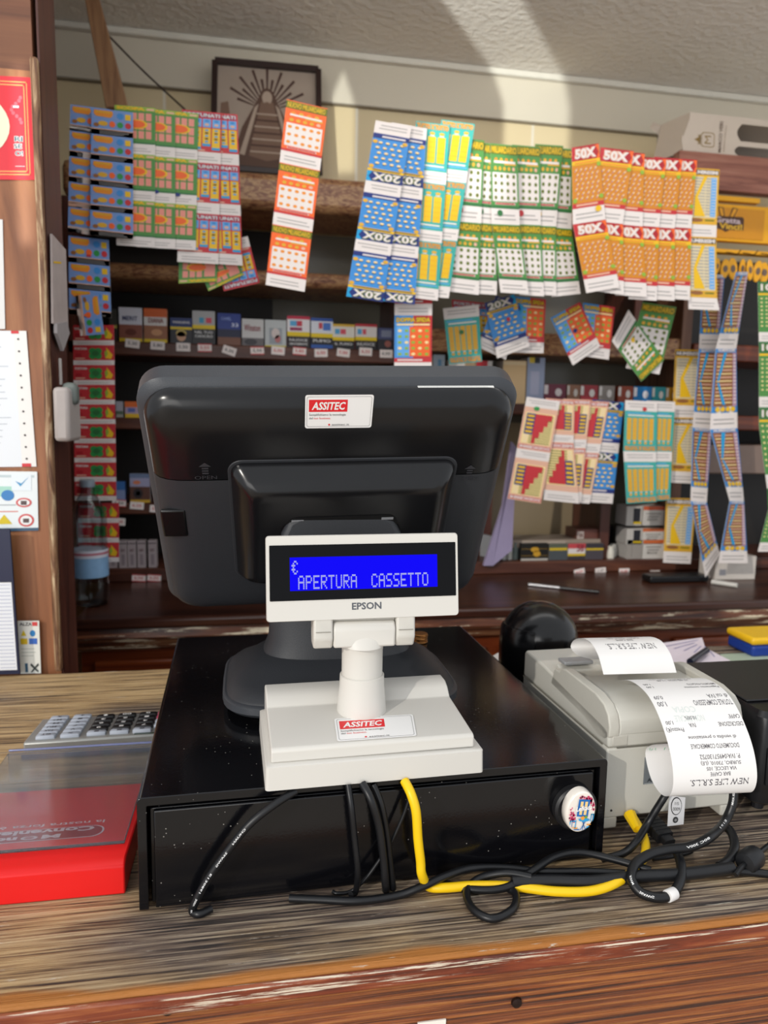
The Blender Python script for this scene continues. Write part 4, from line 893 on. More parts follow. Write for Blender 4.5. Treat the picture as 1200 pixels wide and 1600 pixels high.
for k, (rows, lb) in enumerate((([(0, 893, 231, 935, 224), (.5, 895, 351, 946, 343), (1, 916, 458, 968, 449)], 'leftmost red 50X scratch ticket strip, bent to the right'),
        ([(0, 938, 230, 990, 236), (.5, 930, 346, 973, 350), (1, 932, 455, 975, 461)], 'second red 50X scratch ticket strip with its full number showing on top'),
        ([(0, 960, 236, 1007, 240), (.5, 960, 350, 1004, 354), (1, 961, 461, 1011, 464)], 'third red 50X scratch ticket strip'),
        ([(0, 996, 245, 1041, 248), (.5, 988, 352, 1030, 355), (1, 982, 467, 1026, 470)], 'fourth red 50X scratch ticket strip'),
        ([(0, 1022, 245, 1066, 249), (.5, 1010, 354, 1054, 357), (1, 1010, 467, 1054, 470)], 'fifth red 50X scratch ticket strip'),
        ([(0, 1046, 247, 1089, 250), (.5, 1038, 354, 1080, 357), (1, 1034, 466, 1078, 469)], 'rightmost red 50X scratch ticket strip'))):
    strip(lb, 'x50', rows, 1.48 + .006 * k, 2, group='red 50X strips', chip=(.8 if k == 0 else .1, .42 + .01 * k, [K['yellow'], K['yellow'], K['dgreen'], K['gold'], K['red'], K['red']][k], .1))
strip('yellow number scratch ticket strip hanging right of the red 50X strips', 'num', [(0, 1078, 262, 1124, 265), (.5, 1073, 369, 1119, 371), (.9, 1075, 462, 1120, 464), (1, 1076, 483, 1124, 485)], 1.52, 2, group='yellow number strips')
# loose tickets below
L0 = 1.62
strip('strip end with blue and orange scratch ticket above the monitor', 'dop', [(0, 617, 400, 676, 400), (1, 616, 584, 674, 584)], 1.50, 2)
strip('single teal scratch ticket hanging upside down above the monitor', 'tutto5', Q((692, 482), (748, 476), (753, 565), (702, 569)), L0, 1, 180, chip=(.45, .45, K['dgreen'], .07))
strip('blue 20X scratch ticket tilted to the left in the middle pair', 'x20', Q((757, 474), (803, 460), (828, 541), (777, 560)), L0 + .006, 1, chip=(.6, .4, K['red'], .06))
strip('blue 20X scratch ticket tilted to the right behind its twin', 'x20', Q((775, 462), (818, 478), (790, 562), (747, 542)), L0 + .012, 1)
strip('blue and red scratch ticket right of the blue 20X pair', 'dop', Q((804, 463), (853, 468), (849, 552), (803, 551)), L0 + .018, 1)
strip('blue and red scratch ticket leaning left in the pair under the green strips', 'dop', Q((860, 497), (906, 472), (938, 541), (895, 571)), L0, 1, chip=(.5, .45, K['navy'], .07))
strip('blue and red scratch ticket behind the leaning one', 'dop', Q((911, 473), (961, 480), (951, 562), (908, 556)), L0 + .008, 1)
strip('green scratch ticket lying diagonally with its white end up', 'mil_g', Q((956, 533), (982, 484), (1038, 562), (1002, 596)), L0, 1, 180, chip=(.55, .35, K['yellow'], .07))
strip('green scratch ticket crossing behind the diagonal one', 'mil_g', Q((1004, 472), (1057, 480), (1030, 585), (978, 575)), L0 + .008, 1)
# cream and red group
M0 = 1.66
strip('cream and red number strip right beside the monitor, hanging upside down', 'numr', [(0, 823, 620, 875, 627), (1, 793, 779, 845, 787)], M0, 2, 180, 'cream and red strips', chip=(.35, .1, K['grn'], .09))
strip('second cream and red number strip beside the monitor', 'numr', [(0, 853, 622, 898, 626), (.5, 853, 690, 896, 692), (1, 849, 781, 905, 787)], M0 + .008, 2, 0, 'cream and red strips')
strip('third cream and red number strip beside the monitor', 'numr', [(0, 880, 623, 924, 625), (.5, 872, 700, 915, 700), (1, 868, 781, 908, 784)], M0 + .014, 2, 0, 'cream and red strips')
strip('narrow showing cream and red number strip next to the blue 20X strip', 'numr', [(0, 908, 626, 952, 628), (1, 880, 784, 921, 787)], M0 + .020, 2, 0, 'cream and red strips')
strip('blue 20X scratch ticket strip behind the cream and red strips', 'x20', [(0, 926, 624, 975, 629), (1, 910, 784, 957, 787)], M0 + .026, 2, 0)
strip('left teal strip with five gold bars above the cigarette boxes', 'tutto5', [(0, 977, 625, 1027, 628), (.5, 974, 705, 1025, 706), (1, 979, 787, 1026, 784)], M0 + .002, 2, 180, 'teal five bar strips', chip=(.6, .08, K['red'], .07))
strip('right teal strip with five gold bars', 'tutto5', [(0, 1010, 626, 1055, 628), (.5, 1008, 705, 1050, 706), (1, 1005, 784, 1047, 781)], M0 + .010, 2, 180, 'teal five bar strips')
strip('yellow number strip of two tickets on the wooden post', 'num', [(0, 1055, 546, 1102, 547), (.5, 1051, 652, 1098, 653), (1, 1046, 754, 1088, 756)], 1.70, 2, group='yellow number strips')
strip('single yellow number ticket low on the post above the back counter', 'num', [(0, 1041, 778, 1088, 779), (1, 1036, 879, 1079, 881)], 1.71, 1)
# dangling strips right
strip('long blue and brown number strip twisting below the yellow hooks', 'numb', [(0, 1150, 425, 1168, 425, 1.60, 1.63), (.25, 1118, 545, 1150, 545, 1.60, 1.62), (.5, 1109, 671, 1152, 669, 1.60), (.75, 1140, 783, 1162, 783, 1.60, 1.62), (1, 1122, 880, 1168, 880, 1.60)], 1.6, 4, 0, 'twisting blue strips')
strip('shaded blue and brown number strip hanging behind the yellow tickets', 'numb', [(0, 1098, 428, 1132, 430, 1.66), (.25, 1092, 545, 1122, 545, 1.66), (.5, 1082, 668, 1112, 670, 1.66), (.75, 1079, 783, 1104, 785, 1.66), (1, 1102, 902, 1124, 866, 1.64, 1.66)], 1.66, 4, 0, 'twisting blue strips')
strip('green 10X scratch ticket strip cut off by the right edge', 'x10', [(0, 1184, 440, 1226, 440, 1.55), (.28, 1186, 545, 1226, 545, 1.55), (.57, 1186, 665, 1226, 665, 1.55), (.8, 1202, 790, 1226, 790, 1.55), (1, 1184, 862, 1222, 862, 1.55)], 1.55, 4, 0)
strip('pink scratch ticket peeking out behind the teal upside down ticket', 'fort', Q((706, 468), (762, 474), (764, 540), (708, 540)), L0 + .03, 1)

# ------------------------------------------------------------ packs and boxes on the shelves
J = lambda c: mat(c, 0.4, var=0.0)
def carton(name, label, cat, x0, x1, y0, y1, zb, Y=1.812, depth=.022, side='d8d2ca', bands=(), texts=(), ells=(), group=None, lid=None, ry=0.0):
    """bands: (v0, v1, colour[, u0, u1]); texts: (string, u0, v0, u1, v1, colour)"""
    a = P(x0, (y0 + y1) / 2, Y=Y); b = P(x1, (y0 + y1) / 2, Y=Y); h = (y1 - y0) * Y / FPX / 1.01
    if zb is None: zb = P((x0 + x1) / 2, y1, Y=Y).z
    wd = b.x - a.x; M = Matrix.Translation(((a.x + b.x) / 2, Y, zb)) @ Matrix.Rotation(ry, 4, 'Z')
    mb = MB(M); mb.loft([[Vector((x, d, z + h / 2)) for x, z in rrect(wd, h, .0012, 2)] for d in (0.0003, depth)], J(side))
    art = Art()
    for bi, q in enumerate(bands): art.rect(q[3] if len(q) > 3 else 0, q[0], q[4] if len(q) > 3 else 1, q[1], J(q[2]), 1 + bi * .7)
    for e in ells: art.ell(e[0], e[1], e[2], e[3], J(e[4]), 7, 10)
    for t in texts: art.text(t[0], t[1], t[2], t[3], t[4], J(t[5]), 8, .02)
    for vs, fs, m, lay in art.items: mb.add([(-wd / 2 + u * wd, .0001 - .00015 * lay, h - v * h) for u, v in vs], fs, m)
    return tag(mb.build(name), label, cat, group)
GP = 'cigarette packs along the upper shelf'
zA = .5725
def zx(px, py): return (160 + px / 2.5, 440 + py / 2.5)
packs = [
 (65, 155, 95, 218, 'white topped pack with a brown picture, leftmost on the shelf above the monitor', 'c9c6cf', [(0, .5, 'd8dae6'), (.5, .9, '8d5444'), (.9, 1, 'e6c81c')], [('MERIT', .15, .25, .8, .38, '454c78')], [(.5, .72, .25, .1, '6a3428')]),
 (162, 252, 98, 221, 'orange and white pack beside the leftmost pack on the upper shelf', 'c98a60', [(0, .25, 'd8672c'), (.25, .5, 'e0ddda'), (.5, .9, 'a06a4c'), (.9, 1, 'e6c81c')], [('DIANA', .2, .28, .85, .42, '8a3a2a')], [(.55, .7, .25, .1, 'cf9a70')]),
 (265, 350, 130, 223, 'navy pack with a yellow line and a portrait picture', '2a3a6a', [(0, .35, '22356e'), (.35, .45, 'e6c81c'), (.45, 1, '2c2a30')], [('WARNING', .1, .12, .9, .22, 'd8d8e0')], [(.5, .72, .22, .2, 'd0a080'), (.5, .6, .25, .14, 'c8b060')]),
 (352, 440, 110, 232, 'silver pack with blue and red squares and a yellow line', '9a9ca0', [(0, .42, 'b0b2b4'), (.42, .54, 'e6c81c'), (.54, 1, '26262a'), (.2, .36, '3aa0c8', .3, .5), (.2, .36, 'd84a60', .6, .85)], [('NEL TUO', .1, .6, .9, .68, 'd8d8d8'), ('CANCRO', .1, .72, .9, .8, 'd8d8d8')], []),
 (450, 540, 118, 235, 'all dark blue pack with a brown picture at the bottom', '24357a', [(0, .5, '2a3f8c'), (.5, .75, '1a2040'), (.75, 1, '7a4e3a')], [('33', .6, .3, .9, .42, 'd0d8f0'), ('CAMEL', .15, .12, .6, .22, '8aa0e0')], []),
 (545, 630, 140, 240, 'white and grey pack with dark red script lettering', 'c6c4c2', [(0, .7, 'c8c8c8'), (.7, 1, '6a6668')], [('Winston', .1, .2, .85, .45, '8a3a44')], [(.4, .85, .3, .12, '3c3a40')]),
 (635, 718, 140, 240, 'plain silver grey pack with a pale picture', 'b8bcc0', [(0, .95, 'bcc2c4'), (.95, 1, 'd8c830'), (.3, .9, '98a0a8', .2, .8)], [], [(.5, .5, .2, .2, 'd4c8c4'), (.6, .7, .14, .15, 'b87070')]),
 (722, 810, 125, 243, 'white pack with a red top and yellow line', 'c83a48', [(0, .1, 'c02a48'), (.1, .5, 'e4e2e6'), (.5, .64, 'e6c81c'), (.64, 1, '241c20'), (.15, .32, '58a8d8', .12, .42), (.15, .32, 'c83a50', .42, .66), (.36, .46, '9a2a5a', .12, .66)], [('NUOCE', .1, .72, .9, .8, 'd8d8d8'), ('GRAVEMENTE', .1, .85, .9, .92, 'd8d8d8')], []),
 (815, 900, 132, 246, 'white pack with blue sides and a yellow line', '2a58a8', [(0, .5, 'dce0ea'), (.0, .1, '2a50a0'), (.5, .64, 'e6c81c'), (.64, .88, '202026'), (.88, 1, '2a58a8'), (.15, .4, '4a78c8', .55, .9), (.15, .35, 'c84a58', .35, .52)], [('FUMO', .1, .7, .9, .8, 'd8d8d8')], []),
 (900, 985, 155, 250, 'white and yellow topped pack, second from the right end', 'd8b850', [(0, .1, 'd8b040'), (.1, .52, 'e2ded6'), (.52, .66, 'e6c81c'), (.66, 1, '242226'), (.2, .4, 'd85868', .35, .6), (.2, .4, '58a8d8', .1, .32)], [('IL FUMO', .1, .74, .9, .84, 'd8d8d8')], []),
 (988, 1072, 155, 254, 'white pack with a dark red corner near the right end', 'c84a50', [(0, .1, 'c03a44'), (.1, .5, 'e2dcda'), (.5, .64, 'e6c81c'), (.64, 1, '242226'), (.2, .4, '58a8d8', .1, .3), (.2, .4, 'd85868', .34, .5)], [('NUOCE', .1, .72, .9, .84, 'd8d8d8')], []),
 (1076, 1142, 165, 252, 'dark blue and grey pack at the right end of the upper shelf', '3a3e50', [(0, .5, '48507a'), (.5, 1, '2c2a30'), (.1, .4, '8088a0', .2, .8)], [], [(.6, .7, .2, .15, '9a5a50')])]
for x0, x1, y0, y1, lb, sd, bd, tx, el in packs:
    (a0, b0), (a1, b1) = zx(x0, y0), zx(x1, y1)
    carton('cigarette_pack', lb, 'cigarette pack', a0, a1, b0, b1, zA, side=sd, bands=bd, texts=tx, ells=el, group=GP)
carton('cigarette_pack', 'pack mostly hidden behind the short blue ticket strip', 'cigarette pack', 171, 183, 482, 528, zA, side='2c2a28', bands=[(0, .5, '3a3a34'), (.5, .6, 'a89a40'), (.6, 1, '2a2624')], group=GP)
# rows seen left of the monitor
zB, zC = .3955, .1925
carton('cigarette_pack', 'grey pack on the shelf left of the monitor top, next to the orange carton', 'cigarette pack', 181, 192, 617, 641, zB, side='9a9890', bands=[(0, .6, 'a8a6b0'), (.6, .8, '5a6a58')])
carton('cigarette_carton', 'orange and yellow carton on the shelf left of the monitor top', 'carton', 195, 240, 617, 641, zB, side='c87038', bands=[(0, .35, 'd86a30'), (.35, .75, 'b09ab0'), (.75, 1, 'd8b030'), (.4, .65, '5a68a8', .1, .35), (.4, .65, '5a68a8', .45, .75)])
carton('cigarette_pack', 'blue and yellow pack on the middle shelf left of the monitor', 'cigarette pack', 181, 195, 736, 768, zC, side='2a4a80', bands=[(0, .4, '3a6aa8'), (.4, .9, '8090b8'), (.9, 1, 'd8b030')])
carton('cigarette_pack', 'pack with a round dark picture on the middle shelf left of the monitor', 'cigarette pack', 203, 234, 736, 780, zC, side='7a7478', bands=[(0, .15, '6a7a9a'), (.15, .45, '9a9ab8'), (.45, .9, '5a3a30'), (.9, 1, 'c8a030')], ells=[(.35, .3, .2, .07, 'c87858'), (.4, .68, .25, .18, '2a2428'), (.4, .68, .12, .08, '8a8a90')])
for k, x in enumerate((170, 186, 200, 215, 232)):
    carton('cigarette_pack', 'slim grey pack on the lowest shelf, ' + ['behind the bottle', 'beside the clover tickets', 'left one of the pale middle pair', 'right one of the pale middle pair', 'against the monitor edge'][k], 'cigarette pack', x, x + 13, 858, 900, .0325, side='b0a4a4', bands=[(0, 1, 'a89c9e'), (.08, .12, '5a5054'), (.5, .9, '8a7e84', .3, .7)], texts=[('KENT', .25, .3, .75, .4, '5a3038')], group='slim packs on the lowest shelf')
for k, x in enumerate((200, 216)): pass
# above the monitor, right bay
zR = zz(950, 634, 1.812) + .0005
for x0, x1, y0, y1, lb, bd in ((676, 694, 566, 640, 'pale blue box beside the ticket strip just above the monitor', [(0, 1, '9aa8b4'), (.1, .5, '5a88a8', .4, .7)]), (700, 742, 573, 640, 'white carton with a tan corner above the monitor', [(0, 1, 'd8d4ce'), (.0, .3, 'b09878', .6, 1)]), (743, 768, 573, 640, 'red and white carton above the monitor', [(0, 1, 'd0ccc8'), (.0, .3, 'c02a34', .0, .7)]),
        (785, 821, 571, 640, 'cream coloured carton behind the top right monitor corner', [(0, 1, 'd8b888'), (.02, .1, 'e2cca4')]), (823, 850, 565, 640, 'pale blue box with a yellow corner right of the cream carton', [(0, 1, '98a4c0'), (.0, .12, 'd8c040', .1, .4), (.0, .12, '2a3038', .4, .7), (.3, .8, 'b0b4cc', .2, .7)])):
    carton('cigar_box', lb, 'box', x0, x1, y0, y1, zR, Y=1.815, depth=.06, bands=bd, side='b8b0a8', group='boxes above the monitor')
for k, (x0, x1, c, e, nm) in enumerate(((850, 884, '6a2438', 'd8d0d0', 'maroon'), (886, 906, '8a6048', 'cfc8c0', 'brown'), (907, 934, '982c34', 'e0dcd8', 'red'), (936, 960, '8a827c', 'e0dcd8', 'grey'), (966, 989, '8a3c24', 'ddd8d2', 'rust coloured'), (990, 1018, '1c78b8', 'e0e0e4', 'blue'), (1019, 1040, '1a9098', 'ddd8d0', 'teal'), (1041, 1060, 'c89018', 'ddd8d0', 'yellow'))):
    carton('tobacco_pouch_box', nm + ' box in the row of small boxes above the hanging number strips', 'box', x0, x1, 601, 634, zR, Y=1.813, depth=.05, side=c, bands=[(0, 1, c), (.05, .5, e, 0, .18)], ells=[(.65, .4, .16, .2, e)], group='row of coloured boxes')
# lower right bay
zP = .0325
carton('cigarette_carton', 'black carton with a gold emblem on the lower shelf right of the monitor', 'carton', 814, 856, 855, 884, zP, Y=1.815, depth=.08, side='1c1a18', bands=[(0, 1, '16140f'), (.88, 1, 'b8b4ac'), (.3, .33, '8a6c28'), (.7, .73, '8a6c28')], ells=[(.5, .35, .16, .15, 'c8982c'), (.58, .6, .14, .18, 'c8982c')])
for k, (x0, x1, lb, bd, tx) in enumerate(((858, 886, 'grey warning pack beside the black and gold carton', [(0, .25, '5a6050'), (.25, .4, 'd8b820'), (.4, 1, '4a5054')], []), (887, 914, 'white and red pack with large number in the lower pile', [(0, .3, 'c84a50'), (.3, .62, 'e0d8d4'), (.62, .76, 'd8b820'), (.76, 1, '3a3438')], [('58', .5, .05, .9, .5, '8a2a38')]), (915, 942, 'dark pack with a yellow line at the right of the lower pile', [(0, .3, '38343a'), (.3, .42, 'd8b820'), (.42, 1, '4c464c')], []))):
    carton('cigarette_pack', lb, 'cigarette pack', x0, x1, 856, 884, zP, Y=1.815, depth=.09, side='8a847c', bands=bd, texts=tx, group='packs lying on the lower right shelf')
carton('cigarette_carton', 'brown and white carton on top of the pile in the lower right shelf', 'carton', 900, 940, 824, 844, P(920, 845, Y=1.84).z, Y=1.84, depth=.07, side='6a4438', bands=[(0, 1, '6e4238'), (.2, .8, 'd0c4bc', .05, .3)], texts=[('58', .1, .3, .26, .7, '6a3a34')])
carton('cigarette_carton', 'long grey-brown carton lying on the packs in the lower right shelf', 'carton', 800, 938, 843, 856, P(870, 856, Y=1.83).z + .002, Y=1.83, depth=.09, side='8c7f74', bands=[(0, 1, '9a8a7c'), (.2, .5, 'b0a294', .1, .6)])
for k in range(4):
    carton('leaning_packet', 'pale packet leaning in the lower right shelf, ' + ['nearest the monitor', 'second from the monitor', 'third from the monitor', 'against the black and gold carton'][k], 'packet', 776 + k * 9, 783 + k * 9, 846 + k * 3, 884, zP, Y=1.83, depth=.07, side=['8a8c90', 'a8aaa6', 'c8c8c0', '7a8884'][k], bands=[(0, 1, ['8a8c90', 'b0b2ae', 'c8c8c0', '808c88'][k])], ry=.4, group='packets leaning in the lower right shelf')
for k, (x, y0) in enumerate(((948, 806), (966, 810))):
    c = P(x, 862, Y=1.93)
    tag(MB().lathe([(.014, 0), (.0145, .002), (.0145, .075), (.013, .078), (.0, .078)], mat('1c1c20', .35), c=(c.x, 1.93, .0325 + .055 * 0), k=20).build('black_canister', smooth=True), 'dark round canister standing at the back of the lower right shelf, ' + ['left one', 'right one'][k], 'canister', 'dark canisters')
for k, (x, y, r, col) in enumerate(((957, 870, .012, 'b8b6b0'), (972, 868, .012, '9aa0b4'), (953, 880, .010, 'd8d4c8'), (984, 872, .011, 'a8a49c'))):
    c = P(x, y, Y=1.86 if k < 2 else 1.83)
    tag(MB().lathe([(r, 0), (r, .02), (r * .8, .024), (r * .8, .034), (0, .035)], mat(col, .3), c=(c.x, c.y, zP), k=18).build('lighter_tub', smooth=True), 'small pale tub among the clutter beside the canisters, ' + ['in the middle', 'with a bluish body', 'creamy and frontmost', 'next to the orange and white boxes'][k], 'tub', 'small tubs')
for k, (x0, x1, y0, y1, c1, c2) in enumerate(((1004, 1037, 851, 885, 'd8703c', 'd8d4ce'), (1004, 1037, 822, 850, 'd8703c', 'd6d2cc'), (1005, 1038, 787, 821, 'd06038', 'd2cec8'))):
    z0 = zP if k == 0 else P(1020, y1, Y=1.812).z
    carton('cigarette_carton', 'white and orange box in the stack left of the lone yellow ticket, ' + ['bottom one', 'middle one', 'top one'][k], 'carton', x0, x1, y0, y1 - .5, z0 if k else zP, side='d8d4cc', bands=[(0, 1, c2), (0, .2, c1), (.35, .42, '9a948e', .15, .85), (.5, .57, '9a948e', .2, .75)], depth=.06, texts=[('BOX', .2, .62, .7, .75, '7a7470')], group='white and orange boxes')
    carton('cigarette_pack', 'dark and white pack beside the white and orange stack, ' + ['bottom one', 'middle one', 'top one'][k], 'cigarette pack', 979, 1003, y0, y1 - .5, z0 if k else zP, side='b0aca8', bands=[(0, 1, 'c6c2bc'), (.1, .8, '2c2e34', .45, .9), (.8, .92, 'd8b820', .45, 1)] if k else [(0, 1, 'a09a94'), (.1, .9, '8a847e', .3, .35)], depth=.06, group='packs beside the white and orange boxes')
# lilac bag edge beside the monitor
c0 = P(782, 800, Y=1.82)
mb = MB(); q = [P(786, 790, Y=1.78), P(800, 690, Y=1.78), P(808, 700, Y=1.79), P(800, 860, Y=1.79), P(770, 884, Y=1.785), P(756, 884, Y=1.78)]
mb.add(q + [v + Vector((0, .012, 0)) for v in q], [(0, 1, 2, 3, 4, 5), (11, 10, 9, 8, 7, 6)] + [(i, (i + 1) % 6, 6 + (i + 1) % 6, 6 + i) for i in range(6)], mat('9a8fae', .6)); tag(mb.build('paper_bag'), 'lilac paper bag half hidden behind the right edge of the monitor', 'bag')

# ------------------------------------------------------------ things on the back counter
def slim(name, label, cat, x0, y0, x1, y1, r, col, tipcol=None):
    a_, b_ = P(x0, y0, Z=r), P(x1, y1, Z=r)
    mb = MB().tube([a_, b_], r, mat(col, .3), k=12, smooth=1)
    if tipcol: mb.tube([a_, a_.lerp(b_, .45)], r * 1.05, mat(tipcol, .3, metal=.6), k=12, smooth=1)
    return tag(mb.build(name, smooth=True), label, cat)
slim('pen', 'long dark pen with a silver half lying on the back counter', 'pen', 826, 913, 936, 925, .004, '1c1c20', '9a9a9e')
slim('marker', 'short silver marker lying by the small white box on the back counter', 'marker', 1112, 909, 1152, 915, .006, 'c8c6c0')
a_, b_ = P(1016, 912, Z=.0), P(1106, 909, Z=0)
tag(MB().box((a_.x, a_.y - .0, .0005), (b_.x, a_.y + .045, .018), mat('101012', .3)).build('remote_control', bevel=.004), 'black remote control lying in front of the shelves on the back counter', 'remote control')
a_ = P(1121, 908, Z=0)
wb = thing('small_white_box', 'small white carton at the right end of the back counter', 'box', (a_.x + .06, a_.y + .03, 0))
MBW = Matrix.Translation((a_.x, a_.y + .012, 0.0005)) @ Matrix.Rotation(RAD(-2), 4, 'Z')
mb = MB(MBW); mb.box((0, 0, 0), (.115, .075, .062), mat('cdc6be', .6)); mb.build('carton_body', wb, bevel=.001)
mb = MB(MBW); mb.box((.012, -.0006, .012), (.03, -.0001, .028), mat('8a8a90', .5)); mb.build('label_patch', wb)
# water bottle
cbz = P(137, 951, Z=0)
bot = thing('water_bottle', 'clear plastic water bottle with a blue and white label by the pillar', 'bottle', (cbz.x, cbz.y + .036, 0.001))
bc = (cbz.x, cbz.y + .036, 0.001)
pet = mat('e6eef2', .04, var=0, trans=1.0, ior=1.33, spec=.6)
pr = [(.022, 0), (.034, .003), (.0365, .012), (.0365, .05), (.0355, .055), (.0365, .06), (.0365, .122), (.035, .126), (.0365, .13), (.035, .145), (.0365, .15), (.035, .165), (.0365, .17), (.036, .185), (.031, .205), (.02, .228), (.0135, .238), (.0135, .250)]
MB().lathe(pr + [(.0125, .250)] + [(r - .0008, max(z, .0012)) for r, z in reversed(pr)], pet, c=bc, k=36).build('bottle_body', bot, smooth=True)
MB().lathe([(.0148, .2505), (.0148, .262), (.0135, .265), (0, .265)], mat('9ab0c0', .35, trans=.5), c=bc, k=28).build('cap', bot, smooth=True)
lab = MB(); lab.lathe([(.0370, .062), (.0370, .104)], mat('7fa6cc', .4, var=.3, scale=30), c=bc, k=36); lab.lathe([(.0371, .104), (.0371, .120)], mat('c8ccd8', .4), c=bc, k=36); lab.lathe([(.0372, .110), (.0372, .115)], mat('b06878', .4), c=bc, k=36)
lab.build('label', bot, smooth=True)

# ------------------------------------------------------------ top right: wine box, plank, yellow rack
zt = .985
wq = [P(1077, 175, Y=1.78), P(1215, 185, Y=1.78), P(1215, 246, Y=1.78), P(1063, 236, Y=1.78)]
box = thing('wine_carton', 'white wine carton with gold crown emblem and handle slots at the top right', 'carton', (1.25, 1.85, wq[3].z))
cw_m = mat('cdbfb0', .6, var=.03); d3 = Vector((0.0, .17, 0))
mb = MB(); xr = wq[1].x + .1; zt0, zt1 = wq[3].z - .004, wq[0].z
fl = Vector((P(1064, 236, Y=1.78).x, 1.78, zt0)); ftl = Vector((P(1078, 175, Y=1.78).x, 1.78, zt1)); fr_ = Vector((xr, 1.78, zt0)); ftr = Vector((xr, 1.78, zt1))
# front panel with two handle slots, built around them
sx0, sx1 = P(1153, 205, Y=1.78).x, xr - .02
def fz(py): return P(1150, py, Y=1.78).z
strips = [(zt1, fz(193)), (fz(193), fz(220)), (fz(220), fz(228)), (fz(228), fz(243)), (fz(243), zt0)]
for k, (za, zb_) in enumerate(strips):
    if k in (1, 3):
        x_a = sx0 if k == 1 else sx0 - .004
        mb.prism([(ftl.x if k == 1 else fl.x, za), (x_a + .01, za)] + [(x_a + .01 - .012 * math.sin(math.pi * t / 6), za + (zb_ - za) * t / 6) for t in range(1, 6)] + [(x_a + .01, zb_), (fl.x + .005, zb_)], 1.78, 1.782, cw_m, axis=1); mb.box((sx1, 1.78, zb_), (xr, 1.782, za), cw_m)
    else: mb.box((fl.x if k > 1 else ftl.x, 1.78, zb_), (xr, 1.782, za), cw_m)
mb.build('front_panel', box)
MB().add([fl, ftl, ftl + Vector((-.026, .09, .0)), fl + Vector((-.026, .09, .004))], [(0, 1, 2, 3)], cw_m).add([fl + Vector((.002, .0, 0)), ftl + Vector((.002, 0, 0)), ftl + Vector((-.024, .09, .0)), fl + Vector((-.024, .09, .004))], [(3, 2, 1, 0)], cw_m).build('end_panel', box)
MB().add([ftl, ftl + Vector((-.026, .09, 0)), ftl + Vector((-.026, .10, -.022)), ftl + Vector((-.052, .10, -.004)), ftl + Vector((-.048, .09, .006))], [(1, 2, 3, 4)], cw_m).build('end_flap', box)
MB().box((ftl.x, 1.93, zt0), (xr, 1.932, zt1), mat('8a7f74', .7)).build('rear_panel', box); MB().box((fl.x, 1.783, zt0), (xr, 1.929, zt0 + .002), mat('8a7f74', .7)).build('bottom_panel', box)
MB().box((ftl.x + .03, 1.783, zt1 - .002), (xr, 1.929, zt1), cw_m).build('top_panel', box)
gold = mat('8f7440', .4, var=0); mb = MB()
lr = quad([(1096, 206), (1117, 208), (1116, 231), (1095, 229)], 1.7795)
a = Art(); n = 5
o_ = [(.5 + p[0], .5 + p[1]) for p in rrect(1, 1, .2, 4)]; i_ = [(.5 + p[0] * .9, .5 + p[1] * .9) for p in rrect(1, 1, .2, 4)]; nn = len(o_)
a.put(o_ + i_, [(k, (k + 1) % nn, nn + (k + 1) % nn, nn + k) for k in range(nn)], gold, 1)
a.sub(.2, .15, .8, .85, 270).text('M', .1, .1, .9, .9, gold, 1)
lr.ink(mb, a, .0002)
lr2 = quad([(1085, 208), (1095, 208), (1094, 228), (1084, 227)], 1.7795); a = Art(); a.poly([(1, .2), (.5, .1), (.75, .3), (0, .5), (.75, .7), (.5, .9), (1, .8)], gold, 1); a.rect(.9, .1, 1, .9, gold, 1); lr2.ink(mb, a, .0002)
lr3 = quad([(1124, 190), (1131, 190), (1127, 238), (1121, 238)], 1.7795); a = Art(); a.sub(0, 0, 1, 1, 270).text('MARCO VERI', .0, .1, 1, .9, mat('5c4636', .5, var=0), 1, .02); lr3.ink(mb, a, .0002)
lr4 = quad([(1133, 196), (1136, 196), (1132, 238), (1129, 238)], 1.7795); a = Art(); a.sub(0, 0, 1, 1, 270).text('AZIENDA VINICOLA', .0, .1, 1, .9, mat('8a7258', .5, var=0), 1, .0); lr4.ink(mb, a, .0002)
mb.build('emblem_print', box)
pk_ = [P(1062, 237, Y=1.76), P(1215, 250, Y=1.76), P(1215, 306, Y=1.76), P(1062, 292, Y=1.76)]
tag(MB().box((pk_[0].x, 1.76, pk_[3].z), (1.85, 1.79, zt0 - .001), wood('reddish plank', [(.3, '6a3c32'), (.5, '96604f'), (.75, 'ab7c68')], 3, 40, 40, bump=.2)).build('cross_plank', bevel=.002), 'reddish brown plank under the wine carton at the top right', 'plank')
rack = thing('ticket_rack', 'yellow scratch card rack with logo plate and hooks at the right edge', 'rack', (1.3, 1.74, .7))
ylw = mat('e0a010', .4, var=.04); ylw2 = mat('c8860c', .35, var=.05)
YR = 1.735
def rb(x0, y0, x1, y1, m, name, ya=YR, dep=.02, par=rack, bev=.002):
    a_ = P(x0, y0, Y=ya); b_ = P(x1, y1, Y=ya); return MB().box((a_.x, ya, b_.z), (max(b_.x, a_.x + .001), ya + dep, a_.z), m).build(name, par, bevel=bev)
rb(1078, 301, 1188, 318, ylw, 'top_lip'); fp = rb(1076, 314, 1240, 384, ylw, 'sign_frame', YR + .003, .018)
rb(1082, 320, 1192, 376, ylw2, 'sign_plate', YR + .0012, .0015, rack, .0005); rb(1074, 385, 1240, 402, ylw, 'hook_rail', YR - .004, .024)
mb = MB(); lg = quad([(1119, 322), (1163, 326), (1162, 366), (1118, 362)], YR + .0008); a = Art(); dkb = mat('4a2c18', .5, var=0); lil_ = mat('c9b4b8', .5, var=0)
a.poly([(0, .38), (.95, .34), (1.0, .42), (.98, .86), (.5, .88), (.35, .98), (.22, .9), (.0, .86)], dkb, 1)
